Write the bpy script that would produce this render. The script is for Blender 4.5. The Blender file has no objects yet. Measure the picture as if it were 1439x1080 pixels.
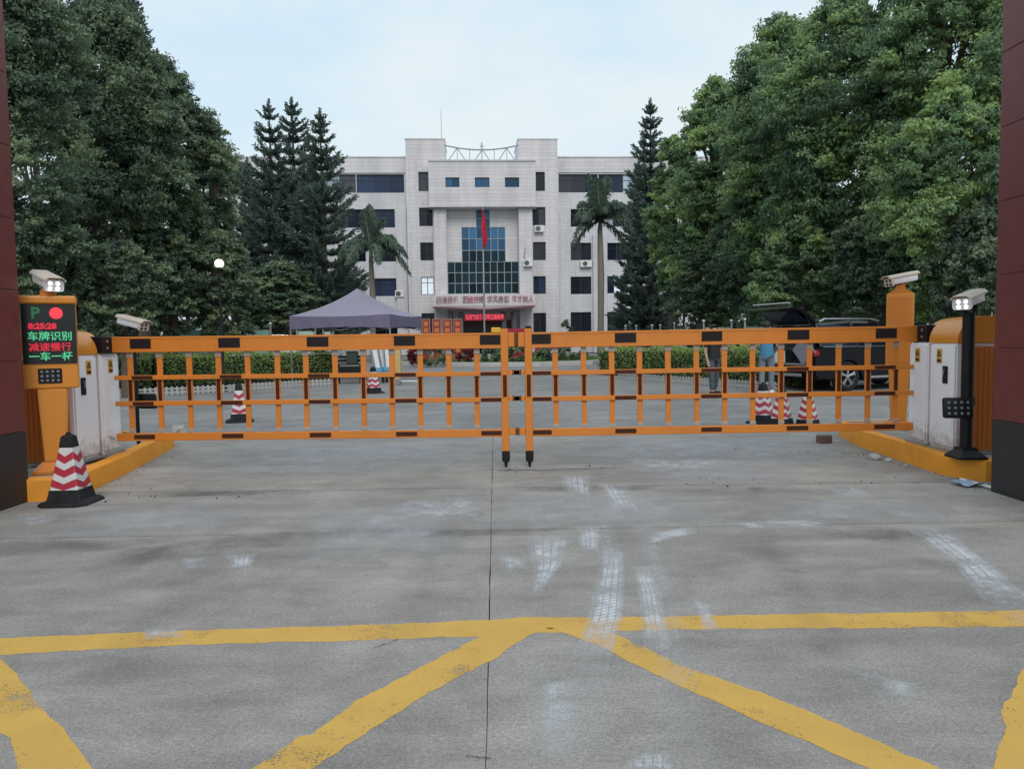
import bpy, bmesh, math, random
import numpy as np
from mathutils import Vector, Matrix, Euler
R = math.radians
random.seed(7)
rng = np.random.default_rng(7)
scene = bpy.context.scene
col = scene.collection

# ------------------------------------------------------------------ camera
FPX, CX, CY, CAMZ = 1039.0, 719.5, 540.0, 1.35
PITCH, ROLL = math.atan(63 / FPX), R(0.8)
fwd = Vector((0, math.cos(PITCH), -math.sin(PITCH)))
up0 = Vector((0, math.sin(PITCH), math.cos(PITCH)))
rt0 = Vector((1, 0, 0))
rt = rt0 * math.cos(ROLL) - up0 * math.sin(ROLL)
up = up0 * math.cos(ROLL) + rt0 * math.sin(ROLL)
cam_pos = Vector((0, 0, CAMZ))
cd = bpy.data.cameras.new('camera')
cd.sensor_width = 36
cd.lens = 36 * FPX / 1439
cd.clip_start, cd.clip_end = 0.05, 2000
cam = bpy.data.objects.new('camera', cd)
col.objects.link(cam)
cam.matrix_world = Matrix.Translation(cam_pos) @ Matrix((rt, up, -fwd)).transposed().to_4x4()
scene.camera = cam

# ------------------------------------------------------------------ daylight: overcast early evening
SUN_DIR = Vector((0.10, -0.74, 0.66)).normalized()
sun_el = math.asin(SUN_DIR.z)
sun_rot = math.atan2(SUN_DIR.x, SUN_DIR.y)
world = bpy.data.worlds.new('World')
scene.world = world
world.use_nodes = True
wn, wl = world.node_tree.nodes, world.node_tree.links
wn.clear()
w_out = wn.new('ShaderNodeOutputWorld')
w_bg = wn.new('ShaderNodeBackground')
w_bg.inputs['Strength'].default_value = 0.1
w_sky = wn.new('ShaderNodeTexSky')
w_sky.sky_type = 'NISHITA'
w_sky.sun_disc = False
w_sky.sun_elevation = sun_el
w_sky.sun_rotation = sun_rot
w_sky.dust_density = 3
w_tc = wn.new('ShaderNodeTexCoord')
w_map = wn.new('ShaderNodeMapping')
w_map.inputs['Scale'].default_value = (1.0, 1.0, 2.6)
w_noise = wn.new('ShaderNodeTexNoise')
w_noise.inputs['Scale'].default_value = 2.3
w_noise.inputs['Detail'].default_value = 6
w_noise.inputs['Roughness'].default_value = 0.55
w_ramp = wn.new('ShaderNodeValToRGB')
w_ramp.color_ramp.elements[0].position = 0.44
w_ramp.color_ramp.elements[1].position = 0.66
w_sep = wn.new('ShaderNodeSeparateXYZ')
w_hr = wn.new('ShaderNodeMapRange')
w_hr.inputs['From Max'].default_value = 0.5
w_veil = wn.new('ShaderNodeMix'); w_veil.data_type = 'RGBA'
w_veil.inputs[6].default_value = (7.9, 9.1, 9.75, 1)
w_veil.inputs[7].default_value = (6.3, 8.35, 9.85, 1)
w_cl = wn.new('ShaderNodeMix'); w_cl.data_type = 'RGBA'
w_cl.inputs[7].default_value = (8.5, 9.3, 9.6, 1)
w_mix = wn.new('ShaderNodeMix'); w_mix.data_type = 'RGBA'
w_mix.inputs[0].default_value = 0.94
wl.new(w_tc.outputs['Generated'], w_map.inputs[0])
wl.new(w_map.outputs[0], w_noise.inputs['Vector'])
wl.new(w_noise.outputs[0], w_ramp.inputs[0])
wl.new(w_tc.outputs['Generated'], w_sep.inputs[0])
wl.new(w_sep.outputs[2], w_hr.inputs[0])
wl.new(w_hr.outputs[0], w_veil.inputs[0])
wl.new(w_ramp.outputs[0], w_cl.inputs[0])
wl.new(w_veil.outputs[2], w_cl.inputs[6])
wl.new(w_sky.outputs[0], w_mix.inputs[6])
wl.new(w_cl.outputs[2], w_mix.inputs[7])
wl.new(w_mix.outputs[2], w_bg.inputs['Color'])
wl.new(w_bg.outputs[0], w_out.inputs[0])
sd = bpy.data.lights.new('sun', 'SUN')
sd.energy = 1.45
sd.angle = R(28)
sd.color = (1.0, 0.93, 0.86)
sun = bpy.data.objects.new('sun', sd)
col.objects.link(sun)
sun.rotation_euler = SUN_DIR.to_track_quat('Z', 'Y').to_euler()
sun.location = (0, 0, 40)
scene.view_settings.view_transform = 'Standard'
scene.view_settings.look = 'None'
scene.view_settings.exposure = 0.0
scene.view_settings.gamma = 1.0
scene.view_settings.use_curve_mapping = False

# ------------------------------------------------------------------ picture -> place
def ray(px, py):
    return fwd * FPX + rt * (px - CX) + up * (CY - py)
def at(px, py, Y):
    d = ray(px, py)
    return cam_pos + d * (Y / d.y)
def ground(px, py, z=0.0):
    d = ray(px, py)
    return cam_pos + d * ((z - CAMZ) / d.z)

# ------------------------------------------------------------------ materials
def lk(t, a, b): t.links.new(a, b)
def mat(name, color, rough=0.6, var=0.12, scale=6.0, bump=0.0, bscale=40.0, metal=0.0, dirt=0.0, dirt_col=(0.08, 0.07, 0.06),
        spec=0.5, coat=0.0, stretch=(1, 1, 1), emit=None, estr=0.0, base_dirt=0.0):
    m = bpy.data.materials.new(name)
    m.use_nodes = True
    t = m.node_tree
    b = t.nodes['Principled BSDF']
    b.inputs['Roughness'].default_value = rough
    b.inputs['Metallic'].default_value = metal
    b.inputs['Specular IOR Level'].default_value = spec
    b.inputs['Coat Weight'].default_value = coat
    tc = t.nodes.new('ShaderNodeTexCoord')
    mp = t.nodes.new('ShaderNodeMapping')
    mp.inputs['Scale'].default_value = stretch
    lk(t, tc.outputs['Object'], mp.inputs[0])
    n = t.nodes.new('ShaderNodeTexNoise')
    n.inputs['Scale'].default_value = scale
    n.inputs['Detail'].default_value = 5
    n.inputs['Roughness'].default_value = 0.6
    lk(t, mp.outputs[0], n.inputs['Vector'])
    mx = t.nodes.new('ShaderNodeMix'); mx.data_type = 'RGBA'
    c = Vector(color)
    mx.inputs[6].default_value = (*(c * (1 - var)), 1)
    mx.inputs[7].default_value = (*(c * (1 + var)), 1)
    lk(t, n.outputs[0], mx.inputs[0])
    out = mx.outputs[2]
    if dirt > 0:
        n2 = t.nodes.new('ShaderNodeTexNoise')
        n2.inputs['Scale'].default_value = scale * 0.45
        n2.inputs['Detail'].default_value = 8
        n2.inputs['Roughness'].default_value = 0.7
        lk(t, mp.outputs[0], n2.inputs['Vector'])
        rp = t.nodes.new('ShaderNodeMapRange')
        rp.inputs['From Min'].default_value = 0.5
        rp.inputs['From Max'].default_value = 0.75
        rp.inputs['To Max'].default_value = dirt
        lk(t, n2.outputs[0], rp.inputs[0])
        m2 = t.nodes.new('ShaderNodeMix'); m2.data_type = 'RGBA'
        m2.inputs[7].default_value = (*dirt_col, 1)
        lk(t, rp.outputs[0], m2.inputs[0]); lk(t, out, m2.inputs[6])
        out = m2.outputs[2]
    if base_dirt > 0:                                   # splash grime that reaches up from the ground
        sp = t.nodes.new('ShaderNodeSeparateXYZ'); lk(t, tc.outputs['Object'], sp.inputs[0])
        n4 = t.nodes.new('ShaderNodeTexNoise'); n4.inputs['Scale'].default_value = 14; n4.inputs['Detail'].default_value = 7; lk(t, tc.outputs['Object'], n4.inputs['Vector'])
        ma = t.nodes.new('ShaderNodeMath'); ma.operation = 'MULTIPLY_ADD'; ma.inputs[1].default_value = -0.45; lk(t, n4.outputs[0], ma.inputs[0]); lk(t, sp.outputs[2], ma.inputs[2])
        r4 = t.nodes.new('ShaderNodeMapRange'); r4.inputs[1].default_value = -0.22; r4.inputs[2].default_value = base_dirt - 0.18; r4.inputs[3].default_value = 0.7; r4.inputs[4].default_value = 0.0
        lk(t, ma.outputs[0], r4.inputs[0])
        m4 = t.nodes.new('ShaderNodeMix'); m4.data_type = 'RGBA'; m4.inputs[7].default_value = (0.28, 0.25, 0.22, 1)
        lk(t, r4.outputs[0], m4.inputs[0]); lk(t, out, m4.inputs[6]); out = m4.outputs[2]
    lk(t, out, b.inputs['Base Color'])
    if bump > 0:
        n3 = t.nodes.new('ShaderNodeTexNoise')
        n3.inputs['Scale'].default_value = bscale
        n3.inputs['Detail'].default_value = 4
        lk(t, mp.outputs[0], n3.inputs['Vector'])
        bp = t.nodes.new('ShaderNodeBump')
        bp.inputs['Strength'].default_value = bump
        bp.inputs['Distance'].default_value = 0.02
        lk(t, n3.outputs[0], bp.inputs['Height']); lk(t, bp.outputs[0], b.inputs['Normal'])
    if emit:
        b.inputs['Emission Color'].default_value = (*emit, 1)
        b.inputs['Emission Strength'].default_value = estr
    return m

M = {}
M['orange'] = mat('orange_powder_coat', (0.62, 0.195, 0.021), 0.45, 0.10, 4, 0.06, 60, dirt=0.42, dirt_col=(0.33, 0.13, 0.035))
M['orange_hi'] = mat('orange_gloss', (0.66, 0.24, 0.025), 0.3, 0.05, 3, dirt=0.1, dirt_col=(0.3, 0.13, 0.03))
M['orange_rib'] = mat('orange_ribbed', (0.54, 0.155, 0.018), 0.5, 0.15, 9, 0, 40, stretch=(8, 8, 0.3))
M['kerb_paint'] = mat('kerb_orange_paint', (0.86, 0.33, 0.022), 0.7, 0.12, 5, 0.25, 50, dirt=0.28, dirt_col=(0.34, 0.19, 0.08))
M['black_sticker'] = mat('dark_reflective_strip', (0.016, 0.011, 0.012), 0.5, 0.2, 20, spec=0.2)
M['maroon_strip'] = mat('brown_reflective_strip', (0.055, 0.016, 0.010), 0.5, 0.2, 20, spec=0.2)
M['bracket'] = mat('clear_grey_bracket', (0.36, 0.31, 0.27), 0.35, 0.2, 30)
M['rubber'] = mat('black_rubber', (0.014, 0.014, 0.016), 0.75, 0.3, 12, 0.2, 80, dirt=0.3, dirt_col=(0.07, 0.07, 0.07), spec=0.25)
M['black_metal'] = mat('black_metal', (0.010, 0.010, 0.011), 0.5, 0.2, 10, dirt=0.15, dirt_col=(0.04, 0.04, 0.04), spec=0.25)
M['steel'] = mat('stainless_steel', (0.55, 0.55, 0.55), 0.25, 0.1, 8, metal=0.9)
M['zinc'] = mat('zinc_steel', (0.38, 0.38, 0.37), 0.45, 0.15, 12, metal=0.6)
M['white_coat'] = mat('white_powder_coat', (0.82, 0.80, 0.83), 0.5, 0.04, 2.5, 0.02, 50, dirt=0.25, dirt_col=(0.36, 0.33, 0.32), stretch=(1, 1, 0.35))
M['cabinet_white'] = mat('cabinet_white_coat', (0.90, 0.87, 0.89), 0.45, 0.03, 2.5, 0.02, 50, dirt=0.08, dirt_col=(0.36, 0.33, 0.32), stretch=(1, 1, 0.35), base_dirt=0.20)
M['beige_coat'] = mat('beige_camera_shell', (0.62, 0.50, 0.40), 0.45, 0.06, 8, dirt=0.15, dirt_col=(0.35, 0.28, 0.2))
M['led_white'] = mat('lit_white_led', (0.9, 0.9, 0.85), 0.3, 0.0, emit=(1.0, 0.95, 0.82), estr=1.5)
M['led_dim'] = mat('unlit_led', (0.20, 0.21, 0.22), 0.2, 0.1)
M['screen'] = mat('screen_black', (0.008, 0.007, 0.007), 0.25, 0.1)
M['led_green'] = mat('green_led_text', (0.02, 0.2, 0.1), 0.5, 0, emit=(0.16, 1.0, 0.45), estr=0.5)
M['led_green_dim'] = mat('dim_green_led_text', (0.02, 0.1, 0.05), 0.5, 0, emit=(0.02, 0.24, 0.08), estr=0.3)
M['led_red'] = mat('red_led_text', (0.2, 0.01, 0.02), 0.5, 0, emit=(1.0, 0.02, 0.06), estr=0.65)
M['led_red_disc'] = mat('red_led_disc', (0.2, 0.01, 0.02), 0.5, 0, emit=(1.0, 0.05, 0.07), estr=0.95)
M['led_pink'] = mat('red_led_sign_text', (0.2, 0.01, 0.02), 0.5, 0, emit=(1.0, 0.10, 0.16), estr=0.85)
M['sign_yellow'] = mat('yellow_sticker', (0.66, 0.36, 0.03), 0.45, 0.06)
M['sign_black'] = mat('black_print', (0.012, 0.012, 0.012), 0.5, 0.1)
M['cone_red'] = mat('red_reflective_sheet', (0.40, 0.022, 0.045), 0.45, 0.12, 12, dirt=0.25, dirt_col=(0.16, 0.05, 0.05))
M['cone_white'] = mat('white_reflective_sheet', (0.62, 0.60, 0.60), 0.4, 0.06, 12, dirt=0.35, dirt_col=(0.3, 0.27, 0.27))
M['asphalt_fill'] = mat('joint_filler', (0.035, 0.034, 0.033), 0.9, 0.3, 30)
M['paint_white'] = mat('white_paint', (0.72, 0.72, 0.70), 0.6, 0.05, 4, dirt=0.3, dirt_col=(0.4, 0.38, 0.34))
M['bark'] = mat('bark', (0.10, 0.075, 0.055), 0.9, 0.35, 5, 0.7, 18, stretch=(2, 2, 0.5))
M['palm_bark'] = mat('palm_bark', (0.22, 0.19, 0.16), 0.9, 0.2, 8, 0.4, 14, stretch=(0.6, 0.6, 3))
M['hedge_core'] = mat('hedge_core_dark', (0.022, 0.028, 0.014), 0.95, 0.3, 8)

def leaf_mat(name, dark, mid, light, trans=0.7, rough=0.6):
    m = bpy.data.materials.new(name)
    m.use_nodes = True
    t = m.node_tree
    b = t.nodes['Principled BSDF']
    b.inputs['Roughness'].default_value = rough
    b.inputs['Specular IOR Level'].default_value = 0.35
    a = t.nodes.new('ShaderNodeAttribute')
    a.attribute_name = 'tone'
    r = t.nodes.new('ShaderNodeValToRGB')
    r.color_ramp.elements[0].position = 0.0
    r.color_ramp.elements[0].color = (*dark, 1)
    r.color_ramp.elements[1].position = 1.0
    r.color_ramp.elements[1].color = (*light, 1)
    e = r.color_ramp.elements.new(0.5)
    e.color = (*mid, 1)
    lk(t, a.outputs['Fac'], r.inputs[0])
    lk(t, r.outputs[0], b.inputs['Base Color'])
    tr = t.nodes.new('ShaderNodeBsdfTranslucent')
    sc = t.nodes.new('ShaderNodeVectorMath'); sc.operation = 'SCALE'; sc.inputs['Scale'].default_value = trans
    lk(t, r.outputs[0], sc.inputs[0]); lk(t, sc.outputs[0], tr.inputs[0])
    ms = t.nodes.new('ShaderNodeAddShader')
    lk(t, b.outputs[0], ms.inputs[0]); lk(t, tr.outputs[0], ms.inputs[1])
    lk(t, ms.outputs[0], t.nodes['Material Output'].inputs[0])
    return m
M['leaf_left'] = leaf_mat('leaves_deep_green', (0.036, 0.060, 0.040), (0.090, 0.130, 0.080), (0.175, 0.220, 0.115))
M['leaf_right'] = leaf_mat('leaves_fresh_green', (0.038, 0.072, 0.040), (0.112, 0.178, 0.086), (0.230, 0.305, 0.115), 0.9)
M['leaf_conifer'] = leaf_mat('needles', (0.036, 0.056, 0.048), (0.066, 0.096, 0.080), (0.110, 0.145, 0.112), 0.6)
M['leaf_palm'] = leaf_mat('palm_leaflets', (0.030, 0.055, 0.042), (0.058, 0.092, 0.066), (0.11, 0.14, 0.09), 0.6)
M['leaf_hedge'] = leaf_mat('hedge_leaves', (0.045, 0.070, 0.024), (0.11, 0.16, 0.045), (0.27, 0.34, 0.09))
M['leaf_red'] = leaf_mat('red_foliage', (0.07, 0.015, 0.015), (0.16, 0.02, 0.03), (0.30, 0.03, 0.05))
M['grass'] = leaf_mat('grass_blades', (0.05, 0.10, 0.025), (0.08, 0.16, 0.04), (0.13, 0.22, 0.06))

# ------------------------------------------------------------------ mesh helpers
def link(o, parent=None):
    col.objects.link(o)
    if parent is not None:
        o.parent = parent
    return o
def finish(name, bm, material, parent=None, smooth=False, loc=None, rot=None):
    me = bpy.data.meshes.new(name)
    bmesh.ops.recalc_face_normals(bm, faces=bm.faces[:])
    bm.to_mesh(me)
    bm.free()
    for mm in (material if isinstance(material, (list, tuple)) else [material]):
        me.materials.append(mm)
    if smooth:
        me.polygons.foreach_set('use_smooth', [True] * len(me.polygons))
        try:
            me.set_sharp_from_angle(angle=R(40))
        except Exception:
            pass
    o = bpy.data.objects.new(name, me)
    if loc is not None: o.location = loc
    if rot is not None: o.rotation_euler = rot
    return link(o, parent)
def thing(name, label, cat, loc=(0, 0, 0), rz=0.0, group=None):
    o = bpy.data.objects.new(name, None)
    o.empty_display_size = 0.2
    link(o)
    o.location = loc
    o.rotation_euler = (0, 0, rz)
    o['label'] = label; o['category'] = cat
    if group: o['group'] = group
    return o
def tag(o, label, cat, group=None):
    o['label'] = label; o['category'] = cat
    if group: o['group'] = group
    return o
def kind(o, k):
    o['kind'] = k
    return o
def new(): return bmesh.new()
def box(bm, c, s, rot=None, bev=0.0, seg=1, mi=0):
    mtx = Matrix.Translation(c)
    if rot is not None: mtx = mtx @ Euler(rot).to_matrix().to_4x4()
    mtx = mtx @ Matrix.Diagonal((*s, 1))
    g = bmesh.ops.create_cube(bm, size=1, matrix=mtx)
    vs = g['verts']
    fs = list({f for v in vs for f in v.link_faces})
    for f in fs: f.material_index = mi
    if bev > 0:
        es = list({e for v in vs for e in v.link_edges})
        bmesh.ops.bevel(bm, geom=es, offset=bev, segments=seg, affect='EDGES', profile=0.5)
    return bm
def bxo(name, c, s, material, parent=None, bev=0.0, rot=None, seg=1):
    return finish(name, box(new(), c, s, rot, bev, seg), material, parent)
def tube(bm, pts, rad, n=8, caps=True, mi=0):
    pts = [Vector(p) for p in pts]
    if not isinstance(rad, (list, tuple)): rad = [rad] * len(pts)
    rings = []
    prev = None
    for i, p in enumerate(pts):
        d = (pts[min(i + 1, len(pts) - 1)] - pts[max(i - 1, 0)]).normalized()
        a = d.cross(Vector((0, 0, 1)) if abs(d.z) < 0.9 else Vector((1, 0, 0))).normalized() if prev is None else (prev - d * prev.dot(d)).normalized()
        prev = a
        b = d.cross(a)
        rings.append([bm.verts.new(p + (a * math.cos(2 * math.pi * k / n) + b * math.sin(2 * math.pi * k / n)) * rad[i]) for k in range(n)])
    for i in range(len(rings) - 1):
        for k in range(n):
            f = bm.faces.new((rings[i][k], rings[i][(k + 1) % n], rings[i + 1][(k + 1) % n], rings[i + 1][k]))
            f.material_index = mi
    if caps:
        for rg in (rings[0], rings[-1]):
            f = bm.faces.new(rg); f.material_index = mi
    return bm
def lathe(bm, prof, n=20, c=(0, 0, 0), axis='Z', mi=0, cap=True):
    rings = []
    for r, z in prof:
        ring = []
        for k in range(n):
            a = 2 * math.pi * k / n
            v = Vector((r * math.cos(a), r * math.sin(a), z))
            if axis == 'Y': v = Vector((v.x, v.z, v.y))
            if axis == 'X': v = Vector((v.z, v.x, v.y))
            ring.append(bm.verts.new(v + Vector(c)))
        rings.append(ring)
    for i in range(len(rings) - 1):
        for k in range(n):
            f = bm.faces.new((rings[i][k], rings[i][(k + 1) % n], rings[i + 1][(k + 1) % n], rings[i + 1][k]))
            f.material_index = mi
    for rg, (r, z) in ((rings[0], prof[0]), (rings[-1], prof[-1])):
        if cap and r > 1e-5:
            f = bm.faces.new(rg); f.material_index = mi
    bmesh.ops.remove_doubles(bm, verts=[v for rg in rings for v in rg], dist=1e-6)
    return bm
def prism(bm, poly, plane, a, b, mi=0):
    """poly: 2D points; plane 'XZ' extrudes in Y from a to b, 'YZ' in X, 'XY' in Z."""
    def V(p, t):
        return {'XZ': (p[0], t, p[1]), 'YZ': (t, p[0], p[1]), 'XY': (p[0], p[1], t)}[plane]
    A = [bm.verts.new(V(p, a)) for p in poly]
    B = [bm.verts.new(V(p, b)) for p in poly]
    n = len(poly)
    for i in range(n):
        bm.faces.new((A[i], A[(i + 1) % n], B[(i + 1) % n], B[i])).material_index = mi
    bm.faces.new(A).material_index = mi
    bm.faces.new(B).material_index = mi
    return bm
def quad(bm, pts, mi=0):
    f = bm.faces.new([bm.verts.new(p) for p in pts]); f.material_index = mi
    return f
def text(name, body, size, material, parent, loc, rot, extrude=0.002, offset=0.0, sx=1.0):
    cu = bpy.data.curves.new('lettering', 'FONT')
    cu.body = body; cu.size = size; cu.extrude = extrude; cu.offset = offset
    cu.align_x = 'CENTER'; cu.align_y = 'CENTER'; cu.resolution_u = 2
    o = bpy.data.objects.new('lettering_tmp', cu)
    col.objects.link(o)
    bpy.context.view_layer.update()
    me = bpy.data.meshes.new_from_object(o.evaluated_get(bpy.context.evaluated_depsgraph_get()))
    bpy.data.objects.remove(o)
    me.name = name
    me.materials.clear(); me.materials.append(material)
    t = bpy.data.objects.new(name, me)
    t.location = loc; t.rotation_euler = rot; t.scale = (sx, 1, 1)
    return link(t, parent)
def dup(root, loc=None, rz=None, label=None, scale=None):
    r = root.copy(); col.objects.link(r)
    if loc is not None: r.location = loc
    if rz is not None: r.rotation_euler = (0, 0, rz)
    if label: r['label'] = label
    if scale is not None: r.scale = scale
    for ch in list(root.children):
        c = ch.copy(); col.objects.link(c); c.parent = r
        for g in list(ch.children):
            d = g.copy(); col.objects.link(d); d.parent = c
    return r

# ------------------------------------------------------------------ ground
def concrete(name, base, speck=0.5):
    m = bpy.data.materials.new(name)
    m.use_nodes = True
    t = m.node_tree; b = t.nodes['Principled BSDF']
    g = t.nodes.new('ShaderNodeNewGeometry')
    def noise(sc, det=6, rough=0.65, st=(1, 1, 1), dist=0.0):
        mp = t.nodes.new('ShaderNodeMapping'); mp.inputs['Scale'].default_value = st
        lk(t, g.outputs['Position'], mp.inputs[0])
        n = t.nodes.new('ShaderNodeTexNoise')
        n.inputs['Scale'].default_value = sc; n.inputs['Detail'].default_value = det
        n.inputs['Roughness'].default_value = rough; n.inputs['Distortion'].default_value = dist
        lk(t, mp.outputs[0], n.inputs['Vector'])
        return n.outputs[0]
    def rng_(x, a, bb, c, d):
        r = t.nodes.new('ShaderNodeMapRange')
        r.inputs[1].default_value, r.inputs[2].default_value, r.inputs[3].default_value, r.inputs[4].default_value = a, bb, c, d
        lk(t, x, r.inputs[0]); return r.outputs[0]
    def mul(a, bb):
        k = t.nodes.new('ShaderNodeMath'); k.operation = 'MULTIPLY'; lk(t, a, k.inputs[0]); lk(t, bb, k.inputs[1]); return k.outputs[0]
    big = rng_(noise(0.45, 6, 0.6, (1, 1, 1), 0.6), 0.3, 0.7, 0.76, 1.18)
    mid = rng_(noise(2.2, 8, 0.72, (1, 1.4, 1), 0.4), 0.3, 0.72, 0.76, 1.20)
    streak = rng_(noise(1.6, 6, 0.65, (0.35, 2.4, 1)), 0.35, 0.7, 0.86, 1.10)
    fine = rng_(noise(60, 3, 0.7), 0.3, 0.7, 1 - 0.22 * speck, 1 + 0.22 * speck)
    grit = rng_(noise(160, 2, 0.6), 0.32, 0.62, 1 - 0.3 * speck, 1 + 0.2 * speck)
    blot = rng_(noise(1.1, 9, 0.8, (1, 2.0, 1), 1.2), 0.58, 0.72, 1.0, 0.76)
    pits = rng_(noise(26, 4, 0.85), 0.62, 0.70, 1.0, 0.70)
    pale = rng_(noise(0.8, 10, 0.82, (1.3, 1.0, 1), 2.0), 0.60, 0.74, 1.0, 1.22)
    f = mul(mul(mul(mul(big, mid), mul(streak, fine)), mul(grit, blot)), mul(pits, pale))
    vm = t.nodes.new('ShaderNodeVectorMath'); vm.operation = 'SCALE'
    vm.inputs[0].default_value = base
    lk(t, f, vm.inputs['Scale'])
    lk(t, vm.outputs[0], b.inputs['Base Color'])
    b.inputs['Roughness'].default_value = 0.85
    b.inputs['Specular IOR Level'].default_value = 0.35
    bp = t.nodes.new('ShaderNodeBump'); bp.inputs['Strength'].default_value = 0.35; bp.inputs['Distance'].default_value = 0.006
    k = t.nodes.new('ShaderNodeMath'); k.operation = 'ADD'
    lk(t, noise(60, 4, 0.7), k.inputs[0]); lk(t, noise(160, 2, 0.6), k.inputs[1])
    lk(t, k.outputs[0], bp.inputs['Height']); lk(t, bp.outputs[0], b.inputs['Normal'])
    return m
M['concrete'] = concrete('road_concrete', (0.316, 0.290, 0.267), 1.0)
M['concrete_far'] = concrete('driveway_concrete', (0.255, 0.247, 0.243), 0.5)
M['concrete_top'] = concrete('island_concrete', (0.34, 0.31, 0.29), 0.6)
M['soil'] = mat('bare_soil', (0.10, 0.085, 0.065), 0.95, 0.3, 2, 0.5, 20)

b = new(); quad(b, [(-400, -60, -0.06), (400, -60, -0.06), (400, 600, -0.06), (-400, 600, -0.06)])
kind(finish('ground', b, M['soil']), 'structure')
b = new(); quad(b, [(-9, -12, -0.03), (9, -12, -0.03), (9, 10.4, -0.03), (-9, 10.4, -0.03)])
forecourt = kind(finish('forecourt', b, M['asphalt_fill']), 'structure')
b = new()
quad(b, [(-16, 10.4, -0.004), (16, 10.4, -0.004), (24, 68, -0.004), (-26, 68, -0.004)])
kind(finish('driveway', b, M['concrete_far']), 'structure')

crackA, crackB = ground(690, 745), ground(683, 1080)
def crack_x(y): return crackA.x + (crackB.x - crackA.x) * (y - crackA.y) / (crackB.y - crackA.y)
JL, JR = ground(170, 692), ground(1320, 677)
def joint_y(x, off=0.0):
    return JL.y + (JR.y - JL.y) * (x - JL.x) / (JR.x - JL.x) + off
def slab(x0f, x1f, y0f, y1f, gap=0.0022, gy=0.012):
    """concrete slab with slightly chipped edges; edges are functions of the other coordinate"""
    pts = []
    N = 26
    ym0, ym1 = y0f(0), y1f(0)
    for i in range(N):
        s = i / N; x = x0f(ym0) + (x1f(ym0) - x0f(ym0)) * s; pts.append((x, y0f(x) + gy))
    for i in range(N):
        y = ym0 + (ym1 - ym0) * i / N; pts.append((x1f(y) - gap, y + (gap if i == 0 else 0)))
    for i in range(N):
        s = 1 - i / N; x = x0f(ym1) + (x1f(ym1) - x0f(ym1)) * s; pts.append((x, y1f(x) - gy))
    for i in range(N):
        y = ym1 + (ym0 - ym1) * i / N; pts.append((x0f(y) + gap, y))
    pts = [(x + random.uniform(-1, 1) * 0.0022, y + random.uniform(-1, 1) * 0.005) for x, y in pts]
    bm = new()
    prism(bm, pts, 'XY', -0.028, 0.0)
    return finish('concrete_slab', bm, M['concrete'], forecourt)
ysplits = [-11, -4.0, 1.0, 'mid', None, 10.4]
JM = ground(720, 744).y
def yf(v):
    if v == 'mid': return lambda x: JM + 0.012 * x
    return (lambda x: v) if v is not None else (lambda x: joint_y(x))
xs = [lambda y: -8.8, lambda y: -4.15 + (y - 6.7) * -0.0, crack_x, lambda y: 4.2, lambda y: 8.8]
for i in range(4):
    for j in range(len(ysplits) - 1):
        slab(xs[i], xs[i + 1], yf(ysplits[j]), yf(ysplits[j + 1]))

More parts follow.
